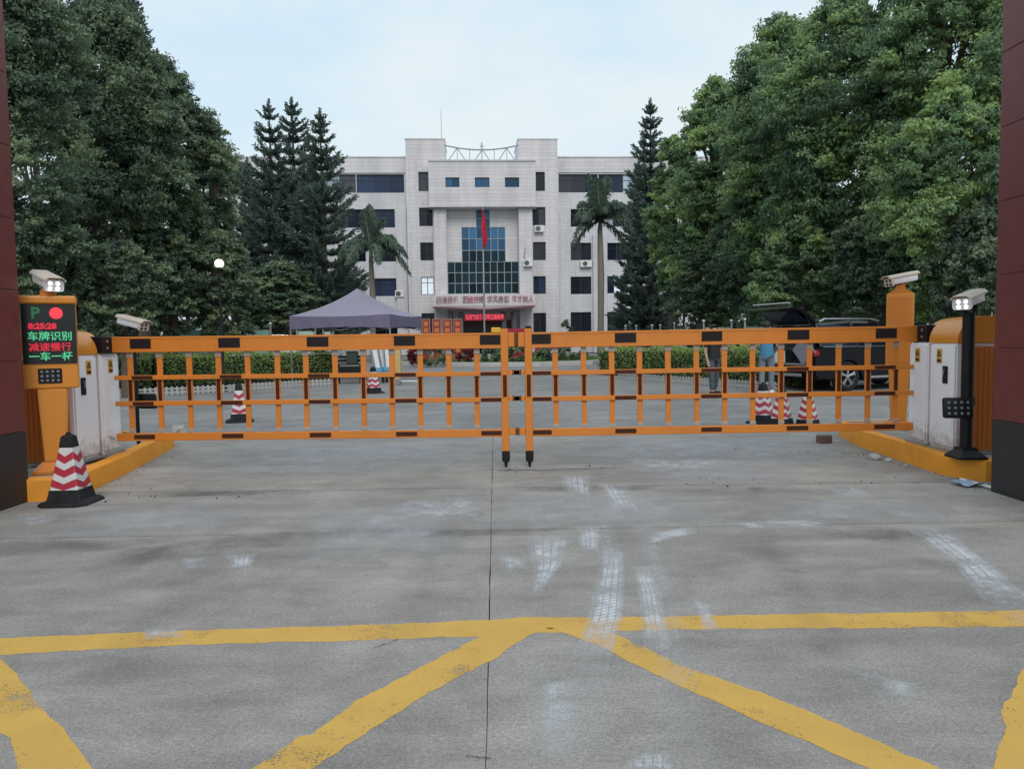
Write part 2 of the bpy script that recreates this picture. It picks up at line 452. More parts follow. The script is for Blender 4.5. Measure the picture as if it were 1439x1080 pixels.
# worn paint, tyre prints and darker patches lying on the slabs
def decal_mat(name, color, lo, hi, sc, tread=False, alpha=1.0, edge=0.2):
    m = bpy.data.materials.new(name)
    m.use_nodes = True
    t = m.node_tree; b = t.nodes['Principled BSDF']
    b.inputs['Base Color'].default_value = (*color, 1)
    b.inputs['Roughness'].default_value = 0.75
    g = t.nodes.new('ShaderNodeNewGeometry')
    uv = t.nodes.new('ShaderNodeUVMap')
    def noise(s, det, ro, vec):
        n = t.nodes.new('ShaderNodeTexNoise'); n.inputs['Scale'].default_value = s
        n.inputs['Detail'].default_value = det; n.inputs['Roughness'].default_value = ro
        lk(t, vec, n.inputs['Vector']); return n.outputs[0]
    def mr(x, a, bb, c=0.0, d=1.0):
        r = t.nodes.new('ShaderNodeMapRange')
        r.inputs[1].default_value, r.inputs[2].default_value, r.inputs[3].default_value, r.inputs[4].default_value = a, bb, c, d
        lk(t, x, r.inputs[0]); return r.outputs[0]
    def op(o, a, bb):
        k = t.nodes.new('ShaderNodeMath'); k.operation = o
        for s, x in ((0, a), (1, bb)):
            if isinstance(x, (int, float)): k.inputs[s].default_value = x
            else: lk(t, x, k.inputs[s])
        return k.outputs[0]
    n1 = noise(sc, 8, 0.75, g.outputs['Position'])
    n2 = noise(90, 3, 0.7, g.outputs['Position'])
    wear = mr(op('ADD', op('MULTIPLY', n1, 0.65), op('MULTIPLY', n2, 0.35)), lo, hi)
    sp = t.nodes.new('ShaderNodeSeparateXYZ'); lk(t, uv.outputs[0], sp.inputs[0])
    u, v = sp.outputs[0], sp.outputs[1]
    if edge > 0:
        eu = op('MINIMUM', u, op('SUBTRACT', 1.0, u)); ev = op('MINIMUM', v, op('SUBTRACT', 1.0, v))
        jag = op('ADD', op('MINIMUM', eu, ev), op('MULTIPLY', op('SUBTRACT', n1, 0.5), 0.45))
        wear = op('MULTIPLY', wear, mr(jag, 0.0, edge))
    if tread:
        wob = op('MULTIPLY', op('SINE', op('MULTIPLY', v, 260.0), 0), 0.05)
        w = op('SINE', op('MULTIPLY', op('ADD', op('MULTIPLY', u, 5.0), wob), 6.2832), 0)
        rib = mr(w, -0.99, -0.70, 0.35, 1.0)
        lug = mr(op('SINE', op('ADD', op('MULTIPLY', v, 260.0), op('MULTIPLY', u, 14.0)), 0), -0.9, 0.0, 0.6, 1.0)
        wear = op('MULTIPLY', op('MULTIPLY', wear, rib), lug)
    if alpha < 1: wear = op('MULTIPLY', wear, alpha)
    c2 = t.nodes.new('ShaderNodeMix'); c2.data_type = 'RGBA'
    c2.inputs[6].default_value = (*(Vector(color) * 0.78), 1); c2.inputs[7].default_value = (*(Vector(color) * 1.12), 1)
    lk(t, noise(3.5, 6, 0.6, g.outputs['Position']), c2.inputs[0]); lk(t, c2.outputs[2], b.inputs['Base Color'])
    tr = t.nodes.new('ShaderNodeBsdfTransparent'); ms = t.nodes.new('ShaderNodeMixShader')
    lk(t, wear, ms.inputs[0]); lk(t, tr.outputs[0], ms.inputs[1]); lk(t, b.outputs[0], ms.inputs[2])
    lk(t, ms.outputs[0], t.nodes['Material Output'].inputs[0])
    return m
M['yellow_paint'] = decal_mat('worn_yellow_road_paint', (0.68, 0.40, 0.085), 0.39, 0.46, 2.0, False, 0.92, 0)
M['tyre_white'] = decal_mat('white_tyre_print', (0.66, 0.67, 0.70), 0.35, 0.55, 5.5, True, 0.9, 0.30)
M['smear_white'] = decal_mat('white_paint_smear', (0.60, 0.61, 0.63), 0.40, 0.58, 6.0, False, 0.7, 0.3)
M['dust_pale'] = decal_mat('pale_cement_dust', (0.50, 0.50, 0.52), 0.34, 0.58, 3.0, False, 0.62, 0.3)
M['patch_dark'] = decal_mat('dark_patch', (0.10, 0.098, 0.095), 0.38, 0.60, 2.2, False, 0.42, 0.35)
M['track_pale'] = decal_mat('pale_tyre_track', (0.58, 0.58, 0.60), 0.34, 0.62, 7.0, True, 0.58, 0.40)
M['track_dark'] = decal_mat('dark_tyre_track', (0.11, 0.108, 0.105), 0.36, 0.68, 4.0, False, 0.20, 0.5)
def densify(p, step):
    out = []
    for i in range(len(p) - 1):
        a, c = Vector(p[i]), Vector(p[i + 1]); n = max(1, int((c - a).length / step))
        out += [a + (c - a) * k / n for k in range(n)]
    return out + [Vector(p[-1])]
def strip(name, A, B, z, material, jit=0.004, n=60):
    """sheet between two picture polylines laid on the ground"""
    def pts(P):
        g = [ground(*p) for p in P]
        L = [0.0]
        for i in range(1, len(g)): L.append(L[-1] + (g[i] - g[i - 1]).length)
        res = []
        for k in range(n + 1):
            s = L[-1] * k / n
            i = max(j for j in range(len(L)) if L[j] <= s + 1e-9); i = min(i, len(g) - 2)
            f = (s - L[i]) / max(1e-9, L[i + 1] - L[i])
            res.append(g[i].lerp(g[i + 1], f))
        return res
    bm = new(); uvl = bm.loops.layers.uv.new('UVMap')
    PA, PB = pts(A), pts(B)
    def rough(n_):
        a = [random.uniform(-1, 1) for _ in range(n_)]
        c = [random.uniform(-1, 1) for _ in range(n_ // 5 + 3)]
        return [0.5 * a[k] + 1.3 * (c[k // 5] * (1 - (k % 5) / 5) + c[k // 5 + 1] * (k % 5) / 5) for k in range(n_)]
    for P_, Q_, w_ in ((PA, PB, rough(n + 1)), (PB, PA, rough(n + 1))):
        for k in range(n + 1):
            d_ = Q_[k] - P_[k]
            if d_.length > 1e-4: P_[k] = P_[k] + d_.normalized() * w_[k] * jit
    rows = 6
    V = [[bm.verts.new((*PA[k].lerp(PB[k], r / rows).to_2d(), z)) for k in range(n + 1)] for r in range(rows + 1)]
    for r in range(rows):
        for k in range(n):
            f = bm.faces.new((V[r][k], V[r][k + 1], V[r + 1][k + 1], V[r + 1][k]))
            for l, (uu, vv) in zip(f.loops, ((r / rows, k / n), (r / rows, (k + 1) / n), ((r + 1) / rows, (k + 1) / n), ((r + 1) / rows, k / n))):
                l[uvl].uv = (uu, vv)
    return finish(name, bm, material, forecourt)
strip('yellow_marking', [(-160, 901), (0, 896), (250, 886), (560, 876), (690, 870), (740, 867), (860, 867), (1000, 864), (1200, 861), (1439, 857), (1600, 852)],
      [(-160, 926), (0, 919), (250, 906), (500, 899), (690, 893), (740, 889), (860, 886), (1000, 883), (1200, 882), (1439, 880), (1600, 876)], 0.0008, M['yellow_paint'], 0.0065, 420)
strip('yellow_marking', [(705, 879), (640, 912), (500, 985), (440, 1031), (420, 1034), (355, 1082), (150, 1260)], [(778, 882), (742, 893), (690, 928), (600, 974), (520, 1026), (440, 1078), (425, 1092), (250, 1260)], 0.0014, M['yellow_paint'], 0.0065, 220)
strip('yellow_marking', [(838, 879), (900, 906), (960, 937), (1075, 974), (1180, 1018), (1325, 1082), (1600, 1210)], [(768, 882), (800, 891), (860, 916), (930, 952), (1082, 1020), (1230, 1082), (1480, 1210), (1500, 1215)], 0.0014, M['yellow_paint'], 0.0065, 220)
strip('yellow_marking', [(2, 926), (30, 955), (62, 1000), (90, 1024), (132, 1082), (240, 1250)], [(-150, 928), (-60, 990), (0, 1030), (15, 1036), (27, 1082), (60, 1250)], 0.0014, M['yellow_paint'], 0.0065, 130)
strip('yellow_marking', [(1445, 922), (1420, 978), (1406, 998), (1414, 1030), (1391, 1082), (1340, 1250)], [(1600, 922), (1570, 990), (1550, 1030), (1530, 1050), (1510, 1090), (1480, 1250)], 0.0014, M['yellow_paint'], 0.0065, 130)
def tyre(*c, m='tyre_white', z=0.0024, n=24):
    strip('tyre_mark', c[0], c[1], z, M[m], 0.002, n)
tyre([(785, 666), (792, 690)], [(832, 666), (832, 702)])
tyre([(836, 676), (864, 720)], [(886, 682), (899, 718)])
tyre([(735, 752), (748, 800), (750, 842)], [(808, 740), (795, 790), (757, 838)])
tyre([(806, 738), (816, 776)], [(846, 738), (843, 782)])
tyre([(848, 765), (838, 810), (824, 868), (800, 930)], [(876, 765), (880, 810), (878, 868), (860, 930)])
tyre([(888, 790), (896, 830), (900, 870), (905, 915)], [(912, 795), (928, 830), (938, 870), (945, 915)])
tyre([(902, 748), (980, 737)], [(908, 766), (984, 749)])
tyre([(1262, 736), (1340, 795), (1382, 850)], [(1322, 740), (1400, 795), (1470, 850)])
tyre([(882, 1056), (878, 1085)], [(945, 1052), (950, 1085)])
tyre([(972, 838), (988, 888)], [(998, 848), (1012, 886)])
tyre([(755, 930), (758, 1065)], [(820, 950), (812, 1065)], m='smear_white')
tyre([(690, 778), (716, 808)], [(745, 780), (740, 800)], m='smear_white')
tyre([(252, 784), (258, 802)], [(302, 782), (292, 800)], m='smear_white')
tyre([(318, 780), (324, 800)], [(366, 776), (354, 797)])
tyre([(200, 884), (203, 900)], [(260, 880), (262, 898)], m='smear_white', z=0.0028)
tyre([(1150, 684), (1170, 700)], [(1245, 682), (1230, 700)], m='smear_white')
tyre([(1180, 935), (1240, 985)], [(1300, 960), (1290, 985)], m='smear_white')
tyre([(1000, 735), (1000, 745)], [(1180, 725), (1180, 742)], m='smear_white')
tyre([(10, 728), (40, 742)], [(70, 718), (90, 730)], m='smear_white')
tyre([(790, 612), (780, 652)], [(1180, 610), (1200, 655)], m='dust_pale', z=0.0020)
tyre([(300, 622), (240, 680)], [(690, 616), (700, 660)], m='dust_pale', z=0.0020)
tyre([(860, 645), (890, 664)], [(1060, 640), (1000, 664)], m='smear_white', z=0.0032)
for A, B in (([(100, 790), (190, 765), (290, 755), (420, 745)], [(140, 815), (230, 790), (330, 775), (470, 765)]),
             ([(-40, 760), (180, 758)], [(-40, 785), (200, 772)]),
             ([(1080, 742), (1439, 738)], [(1080, 760), (1439, 765)]),
             ([(700, 684), (960, 680)], [(700, 692), (960, 688)]),
             ([(230, 690), (440, 686)], [(200, 700), (440, 694)]),
             ([(1050, 683), (1078, 685)], [(1048, 688), (1080, 690)]),
             ([(420, 740), (800, 742)], [(420, 758), (800, 752)])):
    strip('dark_ground_patch', A, B, 0.0004, M['patch_dark'], 0.003, 40)  # thin see-through sheets that darken the slabs
# sawn crack in the dust next to the gate feet and broken cement bits
def crack(P, w=0.006):
    g = [ground(*p) for p in P]
    bm = new()
    pts = []
    for i in range(len(g) - 1):
        pts += [g[i].lerp(g[i + 1], k / 8) for k in range(8)]
    pts.append(g[-1])
    rows = []
    for i, p in enumerate(pts):
        d = (pts[min(i + 1, len(pts) - 1)] - pts[max(0, i - 1)]).normalized()
        nrm = Vector((-d.y, d.x, 0)); ww = w * random.uniform(0.5, 1.3); j = random.uniform(-1, 1) * w * 0.8
        rows.append((bm.verts.new((p + nrm * (ww / 2 + j)).to_2d().to_3d() + Vector((0, 0, 0.004))), bm.verts.new((p - nrm * (ww / 2 - j)).to_2d().to_3d() + Vector((0, 0, 0.004)))))
    for i in range(len(rows) - 1):
        bm.faces.new((rows[i][0], rows[i + 1][0], rows[i + 1][1], rows[i][1]))
    finish('crack', bm, M['asphalt_fill'], forecourt)
for A, B, m_ in (([(800, 690), (835, 800), (800, 960), (760, 1082)], [(850, 690), (885, 800), (860, 960), (850, 1082)], 'track_pale'), ([(880, 700), (900, 800), (925, 960), (940, 1082)], [(915, 700), (945, 800), (985, 960), (1010, 1082)], 'track_pale'),
                 ([(640, 690), (560, 800), (420, 1082)], [(690, 690), (640, 800), (560, 1082)], 'track_dark'), ([(1240, 700), (1340, 800), (1500, 960)], [(1300, 700), (1420, 800), (1600, 940)], 'track_pale'),
                 ([(1010, 690), (1100, 860), (1230, 1082)], [(1060, 690), (1170, 860), (1340, 1082)], 'track_dark'), ([(330, 700), (200, 840), (-20, 1082)], [(390, 700), (280, 840), (120, 1082)], 'track_dark'),
                 ([(560, 700), (540, 730)], [(690, 696), (700, 735)], 'smear_white'), ([(400, 715), (430, 790)], [(640, 700), (660, 780)], 'dust_pale'),
                 ([(700, 692), (640, 745)], [(1000, 690), (1040, 740)], 'dust_pale'), ([(1050, 700), (1060, 735)], [(1330, 695), (1360, 735)], 'dust_pale'),
                 ([(100, 720), (40, 765)], [(330, 700), (360, 742)], 'dust_pale'),
                 ([(880, 640), (860, 690)], [(1150, 632), (1120, 690)], 'dust_pale')):
    strip('tyre_mark' if m_ != 'dust_pale' else 'dust_mark', A, B, {'smear_white': 0.0036, 'dust_pale': 0.0017, 'track_pale': 0.0021, 'track_dark': 0.0011}[m_], M[m_], 0.003, 40)
crack([(700, 661), (780, 660), (866, 657)], 0.016)
crack([(526, 911), (560, 898)], 0.004)
crack([(655, 1062), (690, 1066)], 0.004)
# ------------------------------------------------------------------ gate piers
def granite(name, c, rough):
    m = mat(name, c, rough, 0.35, 9, dirt=0.35, dirt_col=tuple(Vector(c) * 0.45), spec=0.45)
    return m
M['granite_red'] = granite('red_granite', (0.160, 0.038, 0.036), 0.36)
M['granite_dark'] = granite('dark_grey_granite', (0.026, 0.026, 0.028), 0.45)
M['mortar'] = mat('mortar', (0.16, 0.13, 0.12), 0.9, 0.2, 20)
def pier(label, x_in, sgn, y0, y1, h=5.6, w=1.15):
    p = thing('gate_pier', label, 'gate pier', (x_in, y0, 0), 0, 'granite piers of the gateway')
    L = y1 - y0
    bxo('core', (sgn * w / 2, L / 2, h / 2), (w - 0.05, L - 0.05, h), M['mortar'], p)
    rowz = [0, 0.62] + [0.62 + 0.605 * k for k in range(1, 9)]
    cache = {}
    def tile(face, a0, a1, z0, z1, m):
        g = 0.0025
        s = (round(a1 - a0, 3), round(z1 - z0, 3), m, face)
        if s not in cache:
            dims = (0.024, a1 - a0 - 2 * g, z1 - z0 - 2 * g) if face in 'IO' else (a1 - a0 - 2 * g, 0.024, z1 - z0 - 2 * g)
            o = finish('granite_tile', box(new(), (0, 0, 0), dims, bev=0.002), M[m], p)
            cache[s] = o
        else:
            o = cache[s].copy(); col.objects.link(o)
        mid = (a0 + a1) / 2
        o.location = {'I': (sgn * 0.012 + random.uniform(-.001, .001), mid, (z0 + z1) / 2), 'O': (sgn * (w - 0.012), mid, (z0 + z1) / 2),
                      'F': (sgn * mid, 0.012, (z0 + z1) / 2), 'B': (sgn * mid, L - 0.012, (z0 + z1) / 2)}[face]
        return o
    for i in range(len(rowz) - 1):
        m = 'granite_dark' if i == 0 else 'granite_red'
        n = max(1, round(L / 0.6))
        for k in range(n):
            tile('I', 0.025 * 0 + L * k / n, L * (k + 1) / n, rowz[i], rowz[i + 1], m)
        for k in range(2):
            a, c = 0.026 + (w - 0.026) * k / 2, 0.026 + (w - 0.026) * (k + 1) / 2
            tile('F', a, c, rowz[i], rowz[i + 1], m); tile('B', a, c, rowz[i], rowz[i + 1], m)
    return p
gl, gr = ground(42, 704), ground(1392, 690)
pier('dark red granite gate pier behind the lit parking screen', gl.x, -1, gl.y - 1.7, gl.y)
pier('dark red granite gate pier beside the black camera pole', gr.x, 1, gr.y - 1.7, gr.y)

# ------------------------------------------------------------------ raised islands
def island(pts, zt, nose):
    """pts: outline on the ground; nose: vertices that ramp down"""
    bm = new()
    n = len(pts)
    lo = [bm.verts.new((p[0], p[1], -0.02)) for p in pts]
    hi = [bm.verts.new((p[0], p[1], (zt if i not in nose else 0.05))) for i, p in enumerate(pts)]
    cx = sum(p[0] for p in pts) / n; cy = sum(p[1] for p in pts) / n
    inn = []
    for i, p in enumerate(pts):
        a, c = Vector(pts[i - 1]), Vector(pts[(i + 1) % n]); t = (c - a).normalized(); nn = Vector((-t.y, t.x))
        if nn.dot(Vector((cx, cy)) - Vector(p)) < 0: nn = -nn
        q = Vector(p) + nn * 0.13
        inn.append(bm.verts.new((q.x, q.y, zt if i not in nose else 0.055)))
    for i in range(n):
        j = (i + 1) % n
        bm.faces.new((lo[i], lo[j], hi[j], hi[i]))
        bm.faces.new((hi[i], hi[j], inn[j], inn[i]))
    es = [e for e in bm.edges if e.verts[0] in hi and e.verts[1] in hi]
    bmesh.ops.bevel(bm, geom=es, offset=0.022, segments=3, affect='EDGES', profile=0.5)
    bt = new()
    tv = [bt.verts.new((v.co.x, v.co.y, v.co.z - 0.003)) for v in inn] if False else None
    return bm, [(v[0], v[1]) for v in pts]
def build_island(pts, zt, nose):
    top = new()
    n = len(pts)
    cx = sum(p[0] for p in pts) / n; cy = sum(p[1] for p in pts) / n
    ring = []
    for i, p in enumerate(pts):
        q = Vector(p).lerp(Vector((cx, cy)), 0.03)
        ring.append(top.verts.new((q.x, q.y, (zt if i not in nose else 0.05) - 0.006)))
    top.faces.new(ring)
    root = kind(finish('traffic_island', top, M['concrete_top']), 'structure')
    bm, _ = island(pts, zt, nose)
    finish('kerb', bm, M['kerb_paint'], root, True)
def g2(px, py): v = ground(px, py); return (v.x, v.y)
def arc(c, r, a0, a1, n=6): return [(c[0] + r * math.cos(R(a0 + (a1 - a0) * k / n)), c[1] + r * math.sin(R(a0 + (a1 - a0) * k / n))) for k in range(n + 1)]
LI = [g2(42, 705), g2(90, 703), g2(120, 695), g2(140, 684), g2(175, 667), g2(212, 647), g2(240, 631), g2(246, 626), g2(238, 622)]
LI = LI + [(-5.2, 9.9), (-6.2, 9.6), (-6.2, gl.y + 0.01)]
build_island(LI, 0.2, (7, 8))
RI = [g2(1391, 677), g2(1385, 677), g2(1360, 674), g2(1323, 667), g2(1271, 649), g2(1223, 632.5), g2(1203, 626), g2(1197, 622)]
RI = RI + [(RI[-1][0] + 0.15, 9.9), (6.2, 9.9), (6.2, RI[0][1])]
build_island(RI[::-1], 0.2, ())

# ------------------------------------------------------------------ barrier cabinets (origin: road-side foot; local +x points away from the road)
def tri_sticker(parent, sgn, y, z, w=0.085, h=0.14):
    s = bxo('warning_sticker', (-0.004 * 1, y, z), (0.004, w, h), M['sign_yellow'], parent)
    bm = new()
    for k in range(3):
        a = [(0.0, 0.036), (-0.03, -0.02), (0.03, -0.02)]
        p, q = a[k], a[(k + 1) % 3]
        tube(bm, [(-0.0075, y + p[0], z + 0.018 + p[1]), (-0.0075, y + q[0], z + 0.018 + q[1])], 0.004, 4)
    box(bm, (-0.0075, y, z - 0.045), (0.002, w * 0.74, 0.028))
    box(bm, (-0.0075, y, z + 0.016), (0.002, 0.009, 0.03))
    finish('warning_print', bm, M['sign_black'], s)
def cabinet(label, x, y, sgn, depth, key=False, zb=0.2):
    """sgn +1: cabinet on the right of the road (its white door looks to -x)"""
    c = thing('barrier_cabinet', label, 'barrier cabinet', (x, y, zb), 0 if sgn > 0 else math.pi, 'white and orange barrier cabinets')
    H, W, r = 1.31, 0.50, 0.24
    hz = 1.06
    y0, y1 = -depth / 2, depth / 2
    door = [(0, 0.02), (0, hz), (W, hz), (W, 0.02)]
    bxo('body', (W / 2, 0, hz / 2), (W - 0.004, depth - 0.03, hz - 0.002), M['cabinet_white'], c, 0.006)
    bxo('plinth', (W / 2, 0, 0.012), (W + 0.05, depth + 0.05, 0.024), M['zinc'], c)
    o_ = -0.012 if key else 0.165
    cap = [(o_, hz), (o_, H - r)] + [(o_ + r - r * math.cos(t), H - r + r * math.sin(t)) for t in [R(90) * k / 8 for k in range(1, 9)]] + [(W + 0.012, H + 0.012), (W + 0.012, hz)]
    finish('cap', prism(new(), cap, 'XZ', y0 - 0.012, y1 + 0.012), M['orange_hi'], c, True)
    for s in (-1, 1):
        yy = (y0 if s < 0 else y1) + s * 0.002
        bm = new()
        box(bm, (W / 2 + 0.008, yy, hz / 2 - 0.005), (W - 0.06, 0.02, hz - 0.06), bev=0.004)
        sp = finish('side_panel', bm, M['orange_rib'], c)
        bm = new()
        for k in range(9):
            box(bm, (0.07 + k * (W - 0.12) / 8.2, yy + s * 0.0115, hz / 2), (0.018, 0.006, hz - 0.12))
        finish('rib', bm, M['orange_rib'], sp)
    # door with a fine seam, hinge side ribs and a lock
    d = bxo('door', (-0.006, 0, hz / 2 + 0.015), (0.016, depth - 0.05, hz - 0.08), M['cabinet_white'], c, 0.004)
    yk = 0.06 if sgn < 0 else -0.06
    tri_sticker(c, sgn, -yk * (0.8 if key else 0.0), hz - 0.13)
    for o in c.children:
        if o.name.startswith('warning_sticker'):
            o.location.x = -0.013
    if key:
        k = bxo('lock_plate', (-0.02, yk, hz - 0.31), (0.014, 0.075, 0.17), M['black_metal'], c, 0.004)
        bm = new(); lathe(bm, [(0.012, -0.034), (0.012, -0.026)], 10, (0, yk, hz - 0.27), 'X')
        bm2 = bm
        finish('lock_cylinder', bm2, M['steel'], k)
        bm = new(); tube(bm, [(-0.036, yk, hz - 0.27), (-0.04, yk + 0.008, hz - 0.33)], 0.004, 5)
        finish('key', bm, M['zinc'], k)
    return c
XL, XR = at(110, 600, 7.2).x, at(1330, 600, 7.2).x
XL, XR = -4.23, 4.24
def ydepth(px, X): return FPX * X / (px - CX)          # distance at which a plane x = X shows at picture column px
cabs = {}
for nm, sgn, X, a, b_, key, label in (
        ('l1', -1, XL, 100, 136, True, 'white barrier cabinet with rounded orange cap next to the lit parking screen'),
        ('l2', -1, XL, 139, 167, False, 'white barrier cabinet carrying the fence arm beside the tent side island'),
        ('r1', 1, XR, 1347, 1308, True, 'white barrier cabinet with orange side behind the black camera pole'),
        ('r2', 1, XR, 1306, 1279, False, 'white barrier cabinet carrying the fence arm near the parked car')):
    ya, yb = ydepth(a, X), ydepth(b_, X)
    cabs[nm] = cabinet(label, X, (ya + yb) / 2, sgn, abs(yb - ya) - 0.01, key)

# ------------------------------------------------------------------ folding fence arms
YB = 7.78
def zrow(px, py): return at(px, py, YB).z
def fence(label, posts, sticks, xhinge, side):
    """posts: picture columns of the pickets, the last is the end post at the gap"""
    f = thing('gate_fence', label, 'barrier fence', (0, YB, 0), 0, 'orange fence arms of the gate')
    X = [at(p, 540, YB).x for p in posts]
    xe = X[-1]
    mid = (xhinge + xe) / 2
    droop = 0.012                                   # the free end hangs a little
    def zz(x, z): return z - droop * (abs(x - xhinge) / 4.3)
    z_top1, z_top0 = 1.435, 1.272
    def rail(name, z0, z1, x0, x1, th, m):
        a, c = min(x0, x1), max(x0, x1)
        bm = new(); box(bm, ((a + c) / 2, 0, (z0 + z1) / 2), (c - a, th, z1 - z0), bev=0.004)
        for v in bm.verts: v.co.z = zz(v.co.x, v.co.z)
        return finish(name, bm, m, f)
    top = rail('top_rail', z_top0, z_top1, xhinge, xe, 0.05, M['orange'])
    tops = [top]
    bm = new()
    for z in (z_top0 + 0.012, z_top1 - 0.012):      # pressed lips of the profile
        box(bm, ((xhinge + xe) / 2, -0.027, z), (abs(xe - xhinge), 0.006, 0.018))
    for v in bm.verts: v.co.z = zz(v.co.x, v.co.z)
    finish('lip', bm, M['orange'], top)
    r1 = rail('rail', 0.982, 1.030, xhinge - side * 0.03, xe, 0.035, M['orange'])
    r2 = rail('rail', 0.708, 0.758, xhinge - side * 0.03, xe, 0.035, M['orange'])
    bt = rail('bottom_rail', 0.338, 0.418, xhinge - side * 0.03, xe, 0.045, M['orange'])
    for (pa, pb) in sticks:
        xa, xb = at(pa, 540, YB).x, at(pb, 540, YB).x
        for rl, za, zb, y, m in ((top, z_top0 + 0.04, z_top1 - 0.022, -0.029, 'black_sticker'), (r1, 0.988, 1.025, -0.020, 'maroon_strip'),
                              (r2, 0.713, 0.752, -0.020, 'maroon_strip'), (bt, 0.358, 0.404, -0.025, 'maroon_strip')):
            bm = new(); box(bm, ((xa + xb) / 2, y, (za + zb) / 2), (abs(xb - xa), 0.004, zb - za))
            for v in bm.verts: v.co.z = zz(v.co.x, v.co.z)
            finish('reflective_sticker', bm, M[m], rl)
    for i, x in enumerate(X[:-1]):
        p = new()
        box(p, (x, 0.022, zz(x, 1.145)), (0.058, 0.02, 0.27), bev=0.003)
        box(p, (x + 0.004 * side, 0.022, zz(x, 0.867)), (0.062, 0.02, 0.232), bev=0.003)
        box(p, (x + 0.006 * side, 0.022, zz(x, 0.575)), (0.055, 0.02, 0.285), bev=0.003)
        pk = finish('picket', p, M['orange'], f)
        bm = new(); box(bm, (x + 0.004 * side, 0.0085, zz(x, 0.867)), (0.036, 0.006, 0.222))
        finish('reflective_strip', bm, M['maroon_strip'], pk)
        for dz, hh, ox in ((1.243, 0.055, 0.0), (0.440, 0.046, 0.006 * side)):
            bm = new()
            box(bm, (x + ox, 0.010, zz(x, dz)), (0.063, 0.014, hh), bev=0.004)
            lathe(bm, [(0.007, -0.003), (0.007, 0.006)], 8, (x + ox, 0.0, zz(x, dz)), 'Y')
            finish('bracket', bm, M['bracket'], pk)
        bm = new(); box(bm, (x + 0.006 * side, 0.0105, zz(x, 0.700)), (0.05, 0.008, 0.016))
        finish('hinge_plate', bm, M['orange_rib'], pk)
    # end post with strip, cap, rubber foot and bolt
    zt = zz(xe, 1.475)
    bm = new(); box(bm, (xe, -0.004, (zt + 0.17) / 2), (0.078, 0.06, zt - 0.17), bev=0.006)
    post = finish('end_post', bm, M['orange'], f)
    bm = new(); box(bm, (xe, -0.0375, 0.867), (0.04, 0.005, 0.23))
    finish('reflective_strip', bm, M['maroon_strip'], post)
    if side > 0:
        bm = new(); box(bm, (xe, -0.004, zt + 0.013), (0.066, 0.05, 0.026), bev=0.004)
        finish('post_cap', bm, M['black_metal'], post)
    else:
        bm = new(); box(bm, (xe - 0.085, -0.002, zt - 0.012), (0.10, 0.07, 0.055), bev=0.006)
        finish('latch_housing', bm, M['sign_yellow'], post)
    ft = lathe(new(), [(0.028, 0.055), (0.036, 0.06), (0.042, 0.09), (0.043, 0.175), (0.038, 0.18)], 12, (xe, -0.004, 0))
    foot = finish('rubber_foot', ft, M['rubber'], f, True)
    bm = lathe(new(), [(0.0, 0.001), (0.012, 0.001), (0.012, 0.022), (0.018, 0.026), (0.018, 0.045), (0.012, 0.056)], 10, (xe, -0.004, 0))
    finish('drop_bolt', bm, M['black_metal'], foot)
    # sliding stub rails that close the gap
    for z0, z1, t in ((0.982, 1.028, 0.03), (0.708, 0.755, 0.03), (0.345, 0.415, 0.035), (1.275, 1.425, 0.035)):
        L = 0.095 if z0 > 1.2 or z0 < 0.5 else 0.12
        bm = new(); box(bm, (xe - side * (0.039 + L / 2), 0, (z0 + z1) / 2), (L, t, z1 - z0), bev=0.003)
        st = finish('stub_rail', bm, M['orange'], f)
        bm = new(); box(bm, (xe - side * (0.039 + L + 0.006), 0, (z0 + z1) / 2), (0.010, t + 0.006, z1 - z0 + 0.012))
        finish('rubber_stop', bm, M['rubber'], st)
    # black hub that turns the arm
    bm = new(); box(bm, (xhinge + side * 0.055, -0.03, 1.353), (0.17, 0.33, 0.175), bev=0.008)
    hub = finish('arm_hub', bm, M['maroon_strip'] if False else M['black_sticker'], f)
    bm = new()
    for z in (1.32, 1.39):
        finish('hub_bolt', lathe(new(), [(0.014, -0.006), (0.014, 0.006)], 8, (xhinge - side * 0.032, -0.12, z), 'X'), M['zinc'], hub)
    bm = new(); tube(bm, [(xhinge - side * 0.03, -0.06, 0.37), (xhinge + side * 0.14, -0.18, 0.50)], 0.012, 6)
    finish('stay_bar', bm, M['zinc'], f)
    return f
LP = [183, 224.5, 266, 307, 348, 390, 430, 471, 511, 551, 591, 631, 670.5, 709.6]
RP = [1259, 1220, 1179, 1138, 1098, 1058, 1018.5, 979, 939, 899, 860, 820.4, 780.5, 743]
LS = [(187, 216), (310.5, 340.5), (434, 464), (555.5, 585), (675.5, 704)]
RS = [(1228, 1257), (1105, 1135), (985, 1013.5), (864, 893.5), (746, 774.5)]
fence('orange fence arm with yellow latch housing on its end post', LP, LS, at(155, 480, YB).x, -1)
fence('orange fence arm with black cap on its end post', RP, RS, at(1291, 472, YB).x, 1)

